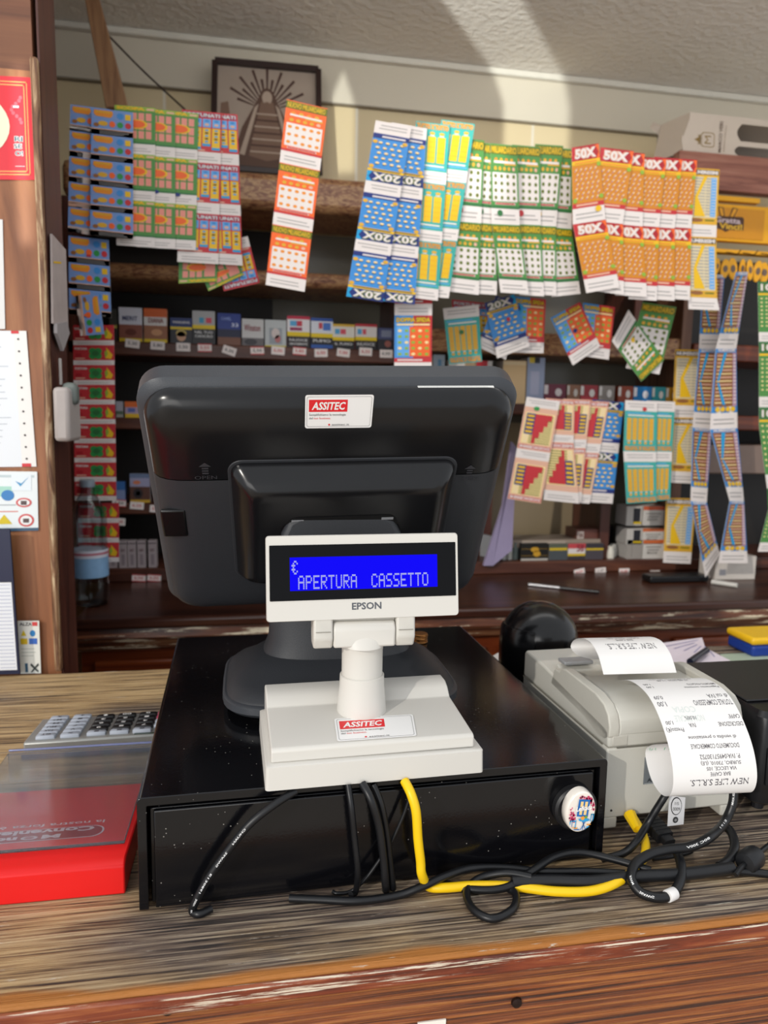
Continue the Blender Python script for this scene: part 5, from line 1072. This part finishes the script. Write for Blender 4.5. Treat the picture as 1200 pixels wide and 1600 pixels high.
a.text('Gratta', -.05, .40, .88, .62, lil_, 2, .03); a.text('Vinci!', .12, .62, .94, .86, mat('e0b030', .5, var=0), 2, .03)
for u0, u1 in ((.18, .1), (.5, .62)): a.poly([(u0, .36), (u0 + .1, .36), (u1 + .12, .05), (u1, .04)], mat('d8961c', .5, var=0), 2); a.poly([(u0 - .04, .38), (u0 + .14, .38), (u1 + .16, .02), (u1 - .04, .0)], dkb, 1)
lg.ink(mb, a, .0002); mb.build('logo_print', rack)
for k, (hx, hy) in enumerate(((1138, 398), (1164, 399), (1192, 400))):
    h_ = P(hx, hy, Y=YR - .006)
    MB().tube([h_ + Vector((-.006, 0, .006)), h_ + Vector((0, -.012, .002)), h_ + Vector((.004, -.03, -.004)), h_ + Vector((.002, -.045, .002))], .0013, mat('6a5040', .3, metal=.7), k=8).build('hook', rack, smooth=True)
for k, (x, y, w_, h2, t_) in enumerate(((1133, 420, 16, 32, .1), (1145, 420, 17, 36, -.12), (1160, 420, 11, 32, .05), (1172, 422, 12, 34, -.1), (1184, 424, 16, 36, .15), (1194, 426, 20, 34, 0), (1120, 416, 12, 26, .1))):
    c = P(x, y, Y=1.66 + .012 * (k % 3)); s_ = 1.66 / FPX
    M = Matrix.Translation(c) @ Matrix.Rotation(t_, 4, 'Y')
    mb = MB(M); mb.loft([[Vector((p[0], d, p[1])) for p in ellipse(w_ * s_ * f_, h2 * s_ * f_, 20)] for f_, d in ((.9, -.001), (1, 0), (1, .003), (.9, .004))], ylw)
    mb.prism(ellipse(w_ * s_ * .55, h2 * s_ * .35, 12), -.0015, -.0009, mat('6a5648', .4), axis=1)
    tag(mb.build('price_disc'), 'yellow oval tag on the rack hooks, ' + ['second from the left', 'third from the left', 'in the middle', 'right of the middle', 'third from the right edge', 'at the right edge with a dark centre', 'leftmost behind the tickets'][k], 'tag', 'yellow tags on the hooks')

# ------------------------------------------------------------ papers on the pillar
def sheet_on(label, cat, name, q, Y, back, art, step=.00025, th=.0006):
    r = quad(q, Y); mb = MB(); r.sheet(mb, back, nu=2, nv=3, th=th)
    if art: r.ink(mb, art, step)
    return tag(mb.build(name, recalc=False), label, cat)
YPf = 1.1735
a = Art(); rd, rd2, orl = J('d8303c'), J('e2606c'), J('e8a060')
for i_, c_ in ((.045, orl), (.075, orl)):
    for u0, v0, u1, v1 in ((0, i_, 1 - i_, i_ + .012), (1 - i_ - .01, i_, 1 - i_, 1 - i_), (0, 1 - i_ - .012, 1 - i_, 1 - i_)): a.rect(u0, v0, u1, v1, c_, 1)
a.put([(.0 + .78 * math.cos(t_ * math.pi / 20 - math.pi / 2) * .97, .48 + .42 * math.sin(t_ * math.pi / 20 - math.pi / 2)) for t_ in range(21)], [tuple(range(21))], J('e9e2c6'), 2)
for k, (s_, u0, v0) in enumerate((('RI', .80, .575), ('SE', .79, .645), ('O!', .80, .715))):
    a.text(s_, u0, v0, u0 + .09, v0 + .055, J('f0eeea'), 3, .07); a.text(s_, u0 + .004, v0 + .004, u0 + .086, v0 + .051, J('1c5a64'), 4, .02)
for k in range(9): a.ell(.83 + .05 * math.cos(k * .8), .2 + .03 * k, .02, .02, rd2, 1, 8)
a.rect(.8, .865, .9, .872, J('e8b0b0'), 2); a.rect(.8, .28, .86, .3, J('e8e8f0'), 2)
sheet_on('red poster with a cream oval and orange border on the upper pillar', 'poster', 'poster', [(-100, 113), (48, 121), (55, 281), (-98, 280)], YPf, rd, a)
a = Art(); pl = J('e4e9ee'); a.lines(.0, .1, .80, .85, 16, J('b8c0c8'), 1, .12); 
a.rect(.86, .0, 1, 1, J('eceae6'), 1)
for k in range(11): a.ell(.91, .06 + k * .088, .012, .008, J('3a3030'), 3, 8)
a.rect(.84, 0, .92, .02, J('d03038'), 3); a.rect(.86, .975, .95, 1, J('d03038'), 3)
sheet_on('white sheet in a punched plastic sleeve pinned to the pillar', 'paper', 'document_sleeve', [(-110, 516), (41, 517), (57, 729), (-105, 731)], YPf, pl, a)
a = Art(); a.rect(.62, .06, .97, .1, J('c0d0d4'), 1); a.rect(.4, .25, .75, .42, J('a8d8c8'), 1); a.rect(.74, .05, .94, .32, J('e4eef4'), 2); a.poly([(.78, .16), (.83, .25), (.92, .08), (.84, .2)], J('4a98c8'), 3)
a.ell(.7, .40, .065, .09, J('3a80c0'), 2, 16); a.rect(.5, .55, .78, .57, J('b0b8bc'), 1); a.rect(.45, .66, .8, .68, J('d89088'), 1)
for u, v in ((.86, .52), (.88, .82)): a.ell(u, v, .08, .11 if v > .6 else .08, J('d05858'), 2, 18); a.ell(u, v, .06, .08 if v > .6 else .055, J('eceeee'), 3, 18); a.rect(u - .03, v - .03, u + .03, v + .04, J('5a4a4a'), 4)
for u in (.48, .66): a.poly([(u, .72), (u + .08, .88), (u - .08, .88)], J('d8c020'), 2)
a.rect(0, .95, 1, 1, J('3a5a74'), 1)
sheet_on('safety notice sheet with round and triangular signs on the pillar', 'notice', 'safety_notice', [(-100, 735), (58, 737), (60, 829), (-98, 832)], YPf - .001, J('e6eef0'), a)
a = Art(); nv = J('1e2440'); a.rect(.0, .62, .60, .96, J('2c3a78'), 1); a.rect(.60, .36, .97, .40, J('e0b820'), 2); a.rect(.72, .36, .97, .97, J('e8ecf2'), 3)
for k in range(24): a.rect(.74, .375 + k * .025, .95, .379 + k * .025, J('a8b0c8'), 4); a.rect(.05, .385 + k * .025, .62, .39 + k * .025, J('b8a850' if k % 7 == 3 else 'a8b0cc'), 2)
a.ell(.62, .12, .2, .09, J('5a6484'), 1, 20); a.ell(.62, .12, .17, .075, nv, 2, 20); a.rect(.45, .14, .8, .155, J('c8a050'), 3)
sheet_on('dark blue price board with a yellow and white column leaning on the pillar', 'board', 'price_board', [(-90, 828), (15, 827), (31, 1053), (-82, 1056)], 1.150, nv, a, th=.004)
a = Art(); a.text('ALZA', .1, .03, .66, .09, J('3a3438'), 2, .02); a.rect(.68, .02, .92, .095, J('d04848'), 2)
a.poly([(.26, .17), (.38, .28), (.14, .28)], J('d8c020'), 2); a.ell(.68, .235, .13, .06, J('2a80c0'), 2, 14); a.rect(.1, .33, .42, .44, J('d8b820'), 2); a.rect(.5, .33, .88, .44, J('3a6ac0'), 2); a.lines(.1, .5, .8, .7, 3, J('b8c0b8'), 2, .2)
a.rect(.25, .80, .38, .97, J('2a5a78'), 2); a.poly([(.55, .80), (.9, .95), (.86, .98), (.5, .84)], J('3a4444'), 2); a.poly([(.88, .80), (.52, .96), (.56, .98), (.92, .84)], J('3a4444'), 3)
sheet_on('small white notice card with yellow and blue signs at the foot of the pillar', 'notice', 'notice_card', [(27, 970), (61, 970), (64, 1052), (32, 1053)], 1.167, J('e6e8e2'), a)
sheet_on('torn white paper strip at the left edge below the red poster', 'paper', 'torn_paper', [(-60, 340), (4, 343), (8, 514), (-60, 514)], YPf, J('dcdcda'), None)
# clutter on the pillar's side
XS = -0.2935
def sideq(pts, off=0): return [P(x, y, X=XS + off) for x, y in pts]
q = sideq([(78, 365), (100, 390), (104, 520), (80, 505)]); mb = MB(); mb.add(q + [v + Vector((.003, 0, 0)) for v in q], [(0, 1, 2, 3), (7, 6, 5, 4), (0, 4, 5, 1), (1, 5, 6, 2), (2, 6, 7, 3), (3, 7, 4, 0)], mat('a89c98', .7, var=.15, scale=40))
mb.add([v + Vector((.0035, 0, 0)) for v in sideq([(80, 408), (92, 409), (92, 412), (80, 411)])], [(0, 1, 2, 3)], K['yellow']); tag(mb.build('note_bundle'), 'grey paper notes pinned to the dark side of the pillar', 'paper')
q = sideq([(84, 505), (100, 502), (104, 520), (94, 548), (84, 520)], .002); mb = MB(); mb.add(q + [v + Vector((.004, .004, 0)) for v in q], [tuple(range(5)), tuple(range(9, 4, -1))] + [(i, (i + 1) % 5, 5 + (i + 1) % 5, 5 + i) for i in range(5)], mat('9a9494', .6)); tag(mb.build('crumpled_tag'), 'crumpled grey tag with a blue clip hanging under the pinned notes', 'tag')
a_, b_ = P(83, 600, X=XS + .003), P(120, 686, X=XS + .003)
ph = thing('wall_dispenser', 'pale grey wall box on the dark side of the pillar beside the clover tickets', 'box', (XS + .015, a_.y + .03, b_.z))
MB().box((XS + .001, a_.y, b_.z), (XS + .024, min(a_.y + .075, 1.268), a_.z - .004), mat('a8a09c', .5)).build('housing', ph, bevel=.006)
MB().box((XS + .008, a_.y + .02, a_.z - .03), (XS + .03, a_.y + .05, a_.z + .004), mat('6c7470', .4)).build('knob', ph, bevel=.008)
MB().box((XS + .004, a_.y + .03, a_.z - .0), (XS + .008, a_.y + .036, a_.z + .04), mat('9a9490', .5)).build('strap', ph, bevel=.001)

# ------------------------------------------------------------ left: calculator and coin tray
ca = [P(38, 1173, Z=.012), P(75, 1109, Z=.012)]
ux = Vector((1, 0.02, 0)).normalized()
cor = ca[0]; back_ = ca[1]; vy = (back_ - cor); vy.z = 0; ln = vy.length
MC_ = Matrix.Translation((cor.x, cor.y, .0)) @ Matrix.Rotation(RAD(1), 4, 'Z')
calc = thing('desk_calculator', 'silver desk calculator with black number keys facing away at the left', 'calculator', (cor.x + .08, cor.y + .04, 0))
CL, CWd = .166, .075
tilt = Matrix.Rotation(RAD(-4), 4, 'X')
def cz(y): return .014 + (CWd + .03 - y) * .09
MB(MC_).prism([(-.004, .002), (-.004, cz(-.004) - .001), (.0, cz(0)), (CWd + .006, cz(CWd + .006)), (CWd + .010, .006), (CWd + .006, .002)], 0, CL, mat('9a9b98', .35, metal=.4, var=.03), axis=0).build('case', calc, bevel=.002)
MB(MC_).box((-.002, -.0048, .001), (CL + .002, -.0041, .011), mat('6a6c74', .3)).build('front_strip', calc, bevel=.001)
sh = .0134
kb = mat('18181a', .4); kg = mat('a9b0bc', .4); kr = mat('b83a64', .4); kt = mat('e8e8e8', .5, var=0); ktd = mat('4a4c54', .5, var=0)
cols_ = [(.022, 6, 'g', ['GT', 'TAX', 'MU', 'M-', 'M+', '%']), (.049, 6, 'g', ['▶', '√', '÷', 'x', '-', '+']), (.078, 4, 'b', ['9', '6', '3', '.']), (.104, 4, 'b', ['8', '5', '2', '00']), (.130, 4, 'b', ['7', '4', '1', '0']), (.153, 4, 'r', ['MR', 'MC', 'C', 'AC'])]
def key(xc, yc, wd, dp, m, t, tm):
    z0 = cz(yc) - .0006; mb = MB(MC_ @ Matrix.Translation((xc, yc, z0)) @ tilt)
    mb.loft([[Vector((x, y, z)) for x, y in rrect(wd * f_, dp * f_, .0015, 2)] for f_, z in ((1, 0), (1, .0035), (.86, .0046))], m)
    kobj = mb.build('key', calc, smooth=True, angle=40)
    try: vs, fs = text_geo(t, .02)
    except Exception: return
    w_ = wd * (.25 if len(t) == 1 else .5)
    lb = MB(MC_ @ Matrix.Translation((xc, yc, z0)) @ tilt); lb.add([(w_ * (.5 - x), (y - .5) * dp * .5, .0048) for x, y in vs], fs, tm); lb.build('key_legend', kobj)
for xc, n_, kind, names in cols_:
    for i in range(n_):
        if n_ == 6: y = .008 + i * .0132
        else: y = .0225 + i * .0155
        m = {'g': kg, 'b': kb, 'r': kr if i >= 2 else kg}[kind]
        key(xc, y, .0215, .0105, m, names[i].replace('▶', '>').replace('√', 'V').replace('÷', '/'), kt if kind == 'b' or m == kr else ktd)
for xc in (.078, .104, .130): key(xc, .0085, .0215, .0085, kg, '-', ktd)
MB(MC_).box((.122, -.001, cz(0) - .0008), (.155, .003, cz(0) + .0002), mat('3a463c', .2)).build('display_slot', calc)

tray = thing('coin_tray', 'bright red counter tray with clear plastic top and white lettering at lower left', 'tray', (-.2, .67, 0))
redp = mat('e41c1c', .35, var=.02); acr = mat('e8eef6', .08, var=0, trans=.96, ior=1.3, spec=.5)
xr_ = -.1075
MB().prism([(.592, .0005), (.592, .026), (.600, .030), (.735, .024), (.735, .0005)], -.62, xr_, redp, axis=0).build('red_base', tray, bevel=.0015)
a0_, a1_ = .612, .803
def zpl(y): return .0345 + .0 * y
MB().prism([(a0_, .0335), (a1_, .0335), (a1_, .0365), (a0_, .0365)], -.262, xr_ - .003, acr, axis=0).build('clear_top', tray, bevel=.001)
MB().box((-.262, a1_ - .003, .002), (xr_ - .003, a1_, .033), acr).build('clear_back', tray, bevel=.001)
MB().box((-.262, a1_ - .0005, .0368), (xr_ - .003, a1_ + .002, .039), mat('8c94c0', .2, trans=.4)).build('rear_edge', tray, bevel=.0008)
class Top(Rails):
    def __init__(s, x0, y0, x1, y1): s.b = (x0, y0, x1, y1)
    def at(s, u, v, off=0.0):
        x0, y0, x1, y1 = s.b; y = y0 + (y1 - y0) * v
        return Vector((x0 + (x1 - x0) * u, y, .030 - (y - .6) * .0444 + .0003 + off))
a = Art(); W_i = mat('f2d8d8', .4, var=0); dr_ = mat('b01420', .4, var=0)
o_ = [(.5 + p[0], .5 + p[1] * .5) for p in rrect(1, .62, .3, 8)]
b_ = a.sub(0, 0, 1, 1, 0)
tt = Top(-.262, .668, -.1335, .633)   # v runs toward us
pill = [(.5 + p[0] / 3.2, .70 + p[1]) for p in rrect(3.2, .58, .27, 8)]; pin = [(.5 + p[0] / 3.2, .70 + p[1]) for p in rrect(3.12, .53, .25, 8)]
a.poly(pill, W_i, 1); a.poly(pin, dr_, 2)
def tx180(s, u0, v0, u1, v1, off=.02):
    vs, fs = text_geo(s, off); a.put([(u1 - (u1 - u0) * x, v1 - (v1 - v0) * y) for x, y in vs], fs, W_i, 3)
tx180('Convenienza', .10, .45, .93, .67, .035); tx180('M', .60, .73, .72, .92, .05); tx180('ndo', .22, .73, .44, .93, .05); a.ell(.52, .83, .055, .09, W_i, 3, 16); a.ell(.52, .83, .035, .06, dr_, 4, 14); a.rect(.48, .82, .56, .84, W_i, 5)
tx180('la nostra forza è il prezzo', -.12, .12, .98, .32, .01)
mb = MB(); tt.ink(mb, a, .00015); mb.build('logo_print', tray)

# ------------------------------------------------------------ right: black dome, dark device, papers, case
dc = P(845, 1060, Z=0.0); DX, DY = .392, .925
dome = thing('dome_scanner', 'glossy black dome-topped device standing behind the cream printer', 'scanner', (DX, DY, 0))
dm = mat('0c0c0e', .2, var=.1, spec=.5)
MB().lathe([(.049, .001), (.051, .004), (.0525, .10)] + [(.053 * math.cos(RAD(t_)), .102 + .053 * math.sin(RAD(t_))) for t_ in range(6, 90, 7)] + [(0, .155)], dm, c=(DX, DY, 0), k=40).build('dome_body', dome, smooth=True)
MB().loft([[Vector((DX - .0505 * math.cos(RAD(a__)) * s_, DY - .0515 * math.sin(RAD(a__)) * s_ , z_)) for a__ in range(-20, 62, 8)] + [Vector((DX - .046 * math.cos(RAD(a__)), DY - .046 * math.sin(RAD(a__)), z_)) for a__ in range(60, -22, -8)] for z_, s_ in ((.004, 1.07), (.095, 1.09), (.118, 1.05), (.124, 1.0))], dm).build('side_shell', dome, smooth=True)

dk = mat('141417', .3, var=.1); dk2 = mat('1c1c20', .4)
dev = thing('black_printer', 'black box shaped till device cut off at the right edge beside the cream printer', 'printer', (.58, .71, 0))
MB().loft([[Vector((x, y, z_)) for x, y in rrect(.16 - i_, .165 - i_, .012, 5, .587, .703)] for z_, i_ in ((.012, .006), (.015, 0), (.095, 0), (.105, .004), (.110, .014))], dk).build('case', dev, smooth=True)
MB().box((.514, .655, .1105), (.655, .775, .1125), dk2).build('top_cover', dev, bevel=.002)
MB().box((.515, .6185, .035), (.56, .6205, .075), dk2).build('rear_recess', dev, bevel=.001)
sw = MB().box((.526, .6165, .045), (.540, .6183, .066), mat('0a0a0a', .3)).build('power_switch', dev, bevel=.001)
mb = MB(); mb.box((.5328, .6160, .0485), (.5334, .6164, .0525), kt); mb.prism([(.5332 + .0018 * math.cos(q_), .0595 + .0018 * math.sin(q_)) for q_ in [k_ * .6283 for k_ in range(10)]], .6160, .6164, kt, axis=1); mb.build('switch_marks', sw)
MB().lathe([(.009, 0), (.009, .01), (.006, .0105), (.006, .003), (0, .003)], dk2, c=(.545, .6185, .022), axis=(0, -1, 0), k=20).build('power_socket', dev, smooth=True)
for sx, sy in ((.525, .64), (.65, .64), (.525, .77), (.65, .77)): MB().lathe([(.006, .0005), (.006, .0125)], dk2, c=(sx, sy, 0), k=12).build('foot', dev)

def flat_paper(label, name, cat, pts, z, col, art=None):
    q = [P(pp[0], pp[1], Z=pp[2] if len(pp) > 2 else z) for pp in pts]
    mb = MB(); n_ = len(q); m = mat(col, .6, var=.04, scale=20)
    mb.add(q + [v - Vector((0, 0, .0008)) for v in q], [tuple(range(n_)), tuple(range(2 * n_ - 1, n_ - 1, -1))] + [(i, (i + 1) % n_, n_ + (i + 1) % n_, n_ + i) for i in range(n_)], m)
    if art: art(mb, q)
    return tag(mb.build(name), label, cat)
def scrib(mb, q):
    for k in range(6):
        a_ = q[0].lerp(q[3], .15 + k * .13); b_ = q[1].lerp(q[2], .15 + k * .13); up = Vector((0, 0, .0006)); d_ = (q[3] - q[0]) * .018
        a2, b2 = a_.lerp(b_, .1), a_.lerp(b_, .5 + .4 * random.random()); mb.add([a2 + up, b2 + up, b2 + d_ + up, a2 + d_ + up], [(0, 1, 2, 3)], mat('9a94b4', .6))
flat_paper('pinkish white papers lying behind the receipt printer', 'loose_paper', 'paper', [(1010, 1008, .012), (1097, 996, .012), (1102, 1012, .010), (1145, 1034, .004), (1040, 1040, .004)], .01, 'ddd2dc', scrib)
flat_paper('pale green paper lying on the counter at the right edge', 'loose_paper', 'paper', [(1125, 1022), (1210, 1018), (1210, 1032), (1136, 1036)], .002, 'a8b8a4')
flat_paper('white paper scrap beside the black dome on the counter', 'paper_scrap', 'paper', [(768, 1026), (778, 1020), (792, 1022), (788, 1040), (772, 1036)], .002, 'e0dcd8')
a_, b_ = P(1078, 1034, Z=.016), P(1104, 1016, Z=.016)
tag(MB().tube([a_, b_], .0055, mat('14182c', .3), k=12, smooth=1).build('marker', smooth=True), 'dark blue marker lying on the papers behind the printer', 'marker')
a_ = P(1172, 1004, Z=.0)
cs_ = thing('plastic_case', 'blue plastic case with a yellow lid at the right edge of the counter', 'case', (a_.x + .05, 1.11, 0.0))
MB().box((.855, 1.085, .001), (.99, 1.155, .022), mat('1c3c90', .35)).build('case_body', cs_, bevel=.005)
MB().box((.852, 1.083, .0225), (.992, 1.157, .036), mat('e8b81c', .35)).build('lid', cs_, bevel=.005)

# ------------------------------------------------------------ cables
cb_m = mat('111215', .38, var=.1, spec=.5); cb2 = mat('17181b', .45, var=.1)
yel = mat('eec312', .35, var=.03)
R_ = .0031
def zp(*pts): return [P(x, y, Z=z) for x, y, z in pts]
def yp(Y, *pts): return [P(x, y, Y=Y + (q[2] if len(q) > 2 else 0)) for q in pts for x, y in ((q[0], q[1]),)]
def cable(label, pts, r=R_, m=None, group='cables in front of the drawer', text=None, cat='cable', sm=8, name='cable'):
    pts = [Vector((p.x, p.y, max(p.z, r + .0006))) for p in pts]
    if not text:
        return tag(MB().tube(pts, r, m or cb_m, k=12, smooth=sm).build(name, smooth=True), label, cat, group)
    mid = pts[len(pts) // 2]
    t = thing(name, label, cat, (mid.x, mid.y, min(p.z for p in pts) - r), group)
    MB().tube(pts, r, m or cb_m, k=12, smooth=sm).build('sheath', t, smooth=True)
    cc_ = catmull(pts, sm)
    for s, t0, t1 in text:
        i0, i1 = int(t0 * (len(cc_) - 1)), max(int(t0 * (len(cc_) - 1)) + 2, int(t1 * (len(cc_) - 1))); seg = cc_[i0:i1 + 1]; rows = []
        for i, p in enumerate(seg):
            tg_ = (seg[min(i + 1, len(seg) - 1)] - seg[max(i - 1, 0)]).normalized(); n_ = (CAM - p); n_ = (n_ - tg_ * n_.dot(tg_)).normalized(); sd = tg_.cross(n_)
            rows.append((i / (len(seg) - 1), p + n_ * r * 1.03 - sd * r * .28, p + n_ * r * 1.03 + sd * r * .28))
        rr = Rails(rows); rr.face = False; a = Art(); a.sub(0, 0, 1, 1, 90).text(s, 0, .1, 1, .9, kt, 1, .01); mb = MB(); rr.ink(mb, a, .0000); mb.build('printed_lettering', t)
    return t
FY = .554
cable('black cable with white print looping down the left of the drawer front', yp(FY, (462, 1236, .012), (430, 1256, .004), (390, 1288), (352, 1335), (322, 1378), (304, 1412)) + [P(301, 1424, Z=.0045), P(312, 1428, Z=.0045), P(330, 1420, Z=.0045)], .0033, text=[('CHUAN', .27, .34), ('26AWG', .36, .43), ('E130861', .46, .55), ('300V', .58, .63), ('80C', .67, .71)])
cable('leftmost of the straight black cables hanging in front of the drawer', yp(FY, (544, 1226, .008), (549, 1260), (554, 1310), (559, 1360)) + [P(556, 1392, Z=.004), P(548, 1398, Z=.004)], .0026)
cable('thick black cable hanging beside the yellow one under the display', yp(FY - .002, (566, 1224, .01), (580, 1250), (592, 1290), (599, 1340), (602, 1378)) + [P(603, 1390, Z=.004)], .0034)
cable('second thick black cable hanging close behind the first', yp(FY + .004, (583, 1226, .006), (595, 1255), (604, 1300), (609, 1345), (613, 1380)) + [P(614, 1388, Z=.004)], .003)
cable('thin twin flex crossing diagonally behind the hanging cables', yp(FY + .008, (642, 1240), (630, 1275), (610, 1318), (590, 1348), (572, 1372)) + [P(550, 1392, Z=.003), P(528, 1396, Z=.003), P(520, 1393, Z=.003)], .0016)
cable('yellow network cable curving from under the display to the printer', yp(FY - .004, (632, 1220, .014), (642, 1240, .004), (650, 1268), (653, 1310), (657, 1345), (659, 1366)) + zp((670, 1385, .005), (696, 1388, .004), (740, 1385, .004), (800, 1386, .004), (870, 1394, .004), (930, 1391, .005), (975, 1372, .008), (1003, 1345, .010), (1009, 1322, .012), (1003, 1300, .014), (990, 1278, .016)), .0040, yel)
cable('long black cable lying along the counter from under the drawer', zp((452, 1405, .003), (500, 1407, .003), (560, 1409, .003), (620, 1400, .0035), (660, 1385, .010), (696, 1369, .012), (735, 1357, .010), (790, 1356, .006), (850, 1362, .006), (920, 1362, .006), (990, 1366, .005)), .0033)
cable('black cable arching over the yellow cable on the right', zp((690, 1381, .003), (740, 1390, .004), (790, 1387, .006), (830, 1362, .011), (866, 1339, .014), (907, 1332, .014), (960, 1343, .012), (1017, 1360, .010)), .0033)
cable('small black cable coil hanging over the counter edge grain', zp((792, 1388, .003), (806, 1400, .003), (801, 1422, .003), (770, 1437, .003), (740, 1423, .003), (729, 1396, .003), (748, 1373, .006), (790, 1364, .012), (830, 1370, .012)), .0033)
bnd = cable('thick taped cable bundle along the foot of the drawer', zp((800, 1378, .008), (860, 1376, .008), (925, 1377, .008), (1000, 1369, .008), (1063, 1366, .008), (1145, 1356, .008)), .0052, cb2)
cable('black cable running off to the right from the taped bundle', zp((1130, 1358, .005), (1160, 1362, .004), (1210, 1367, .004)), .0036)
cable('black cable rising from the drawer corner to the printer front', zp((940, 1342, .006), (972, 1334, .010), (992, 1318, .018)) + yp(.583, (1010, 1290), (1026, 1264), (1040, 1242), (1052, 1222, .01)), .0034)
cable('thick black cable with white print looping below the printer', [P(1141, 1208, Y=.590), P(1146, 1232, Y=.586), P(1144, 1258, Y=.582), P(1131, 1286, Y=.576)] + zp((1108, 1309, .030), (1078, 1323, .026), (1045, 1327, .024), (1015, 1335, .020), (993, 1350, .016), (986, 1372, .012), (1000, 1394, .006), (1028, 1404, .004), (1050, 1398, .004), (1063, 1376, .008), (1064, 1350, .013), (1055, 1326, .016)), .0042,
      text=[('BETTER AWM', .05, .14), ('E191', .20, .24), ('80C 300V', .28, .35), ('AWM', .60, .64), ('26AWG', .67, .72)])
cable('short black cable bending from the printer socket to the bundle', zp((1128, 1288, .016), (1142, 1300, .014), (1148, 1322, .012), (1140, 1342, .010), (1124, 1354, .008)), .0042)
cable('thin black wire lying between the bundle and the ferrite plug', zp((1020, 1342, .004), (1050, 1338, .004), (1080, 1330, .004), (1070, 1322, .012)), .0022)
# ferrite barrel, tag and connectors
fa, fb = P(1163, 1350, Z=.011), P(1192, 1328, Z=.011)
fer = thing('ferrite_core', 'black barrel shaped ferrite on a cable at the right edge', 'ferrite', ((fa.x + fb.x) / 2, (fa.y + fb.y) / 2, 0.001))
dr = (fb - fa).normalized()
mb = MB(); mb.lathe([(.004, 0), (.0085, .0008), (.0098, .003), (.0100, .012), (.0100, .018), (.0090, .0215), (.004, .023)], cb2, c=fa, axis=dr, k=24); mb.build('barrel', fer, smooth=True)
MB().tube([fa - dr * .016 + Vector((0, 0, -.004)), fa, fb, fb + dr * .03], .0024, cb_m, k=10, smooth=4).build('cable_end', fer, smooth=True)
tp = P(1048, 1398, Z=.0055); td = (P(1062, 1392, Z=.0055) - P(1040, 1402, Z=.0055)).normalized()
tgw = thing('cable_label', 'white wrap label on the looped cable at the lower right', 'label', tp - Vector((0, 0, .005)))
MB().lathe([(.0049, -.0045), (.0051, -.004), (.0051, .0045), (.0049, .005)], J('e6e4e2'), c=tp, axis=td, k=20).build('wrap', tgw, smooth=True)
c0, c1 = P(1016, 1283, Z=.016), P(1047, 1318, Z=.010)
cn = thing('plug_connector', 'ribbed black plug under the front of the cream printer', 'plug', (c0.lerp(c1, .5)) - Vector((0, 0, .01)))
dd = (c1 - c0).normalized(); qd = dd.to_track_quat('Z', 'Y').to_matrix().to_4x4()
def seg_box(s0, s1, w_, h_, nm):
    M = Matrix.Translation(c0) @ qd; rg = []
    return MB(M).loft([[Vector((x, y, s_)) for x, y in rrect(w_, h_, .002, 3)] for s_ in (s0, s1)], cb2).build(nm, cn, smooth=True)
LN = (c1 - c0).length
seg_box(0, LN * .75, .017, .011, 'plug_body'); seg_box(LN * .76, LN, .011, .008, 'strain_relief')
for k in range(4): seg_box(LN * (.12 + .14 * k), LN * (.16 + .14 * k), .0178, .0118, 'grip_rib')
y0_, y1_ = P(984, 1272, Z=.02), P(996, 1296, Z=.014); 
ny_ = thing('network_plug', 'yellow network plug boot entering the cream printer', 'plug', y0_ - Vector((0, 0, .008)))
MB().tube([y0_, y1_], lambda t: .0062 - .0018 * t, yel, k=10, smooth=1).build('plug_boot', ny_, smooth=True)
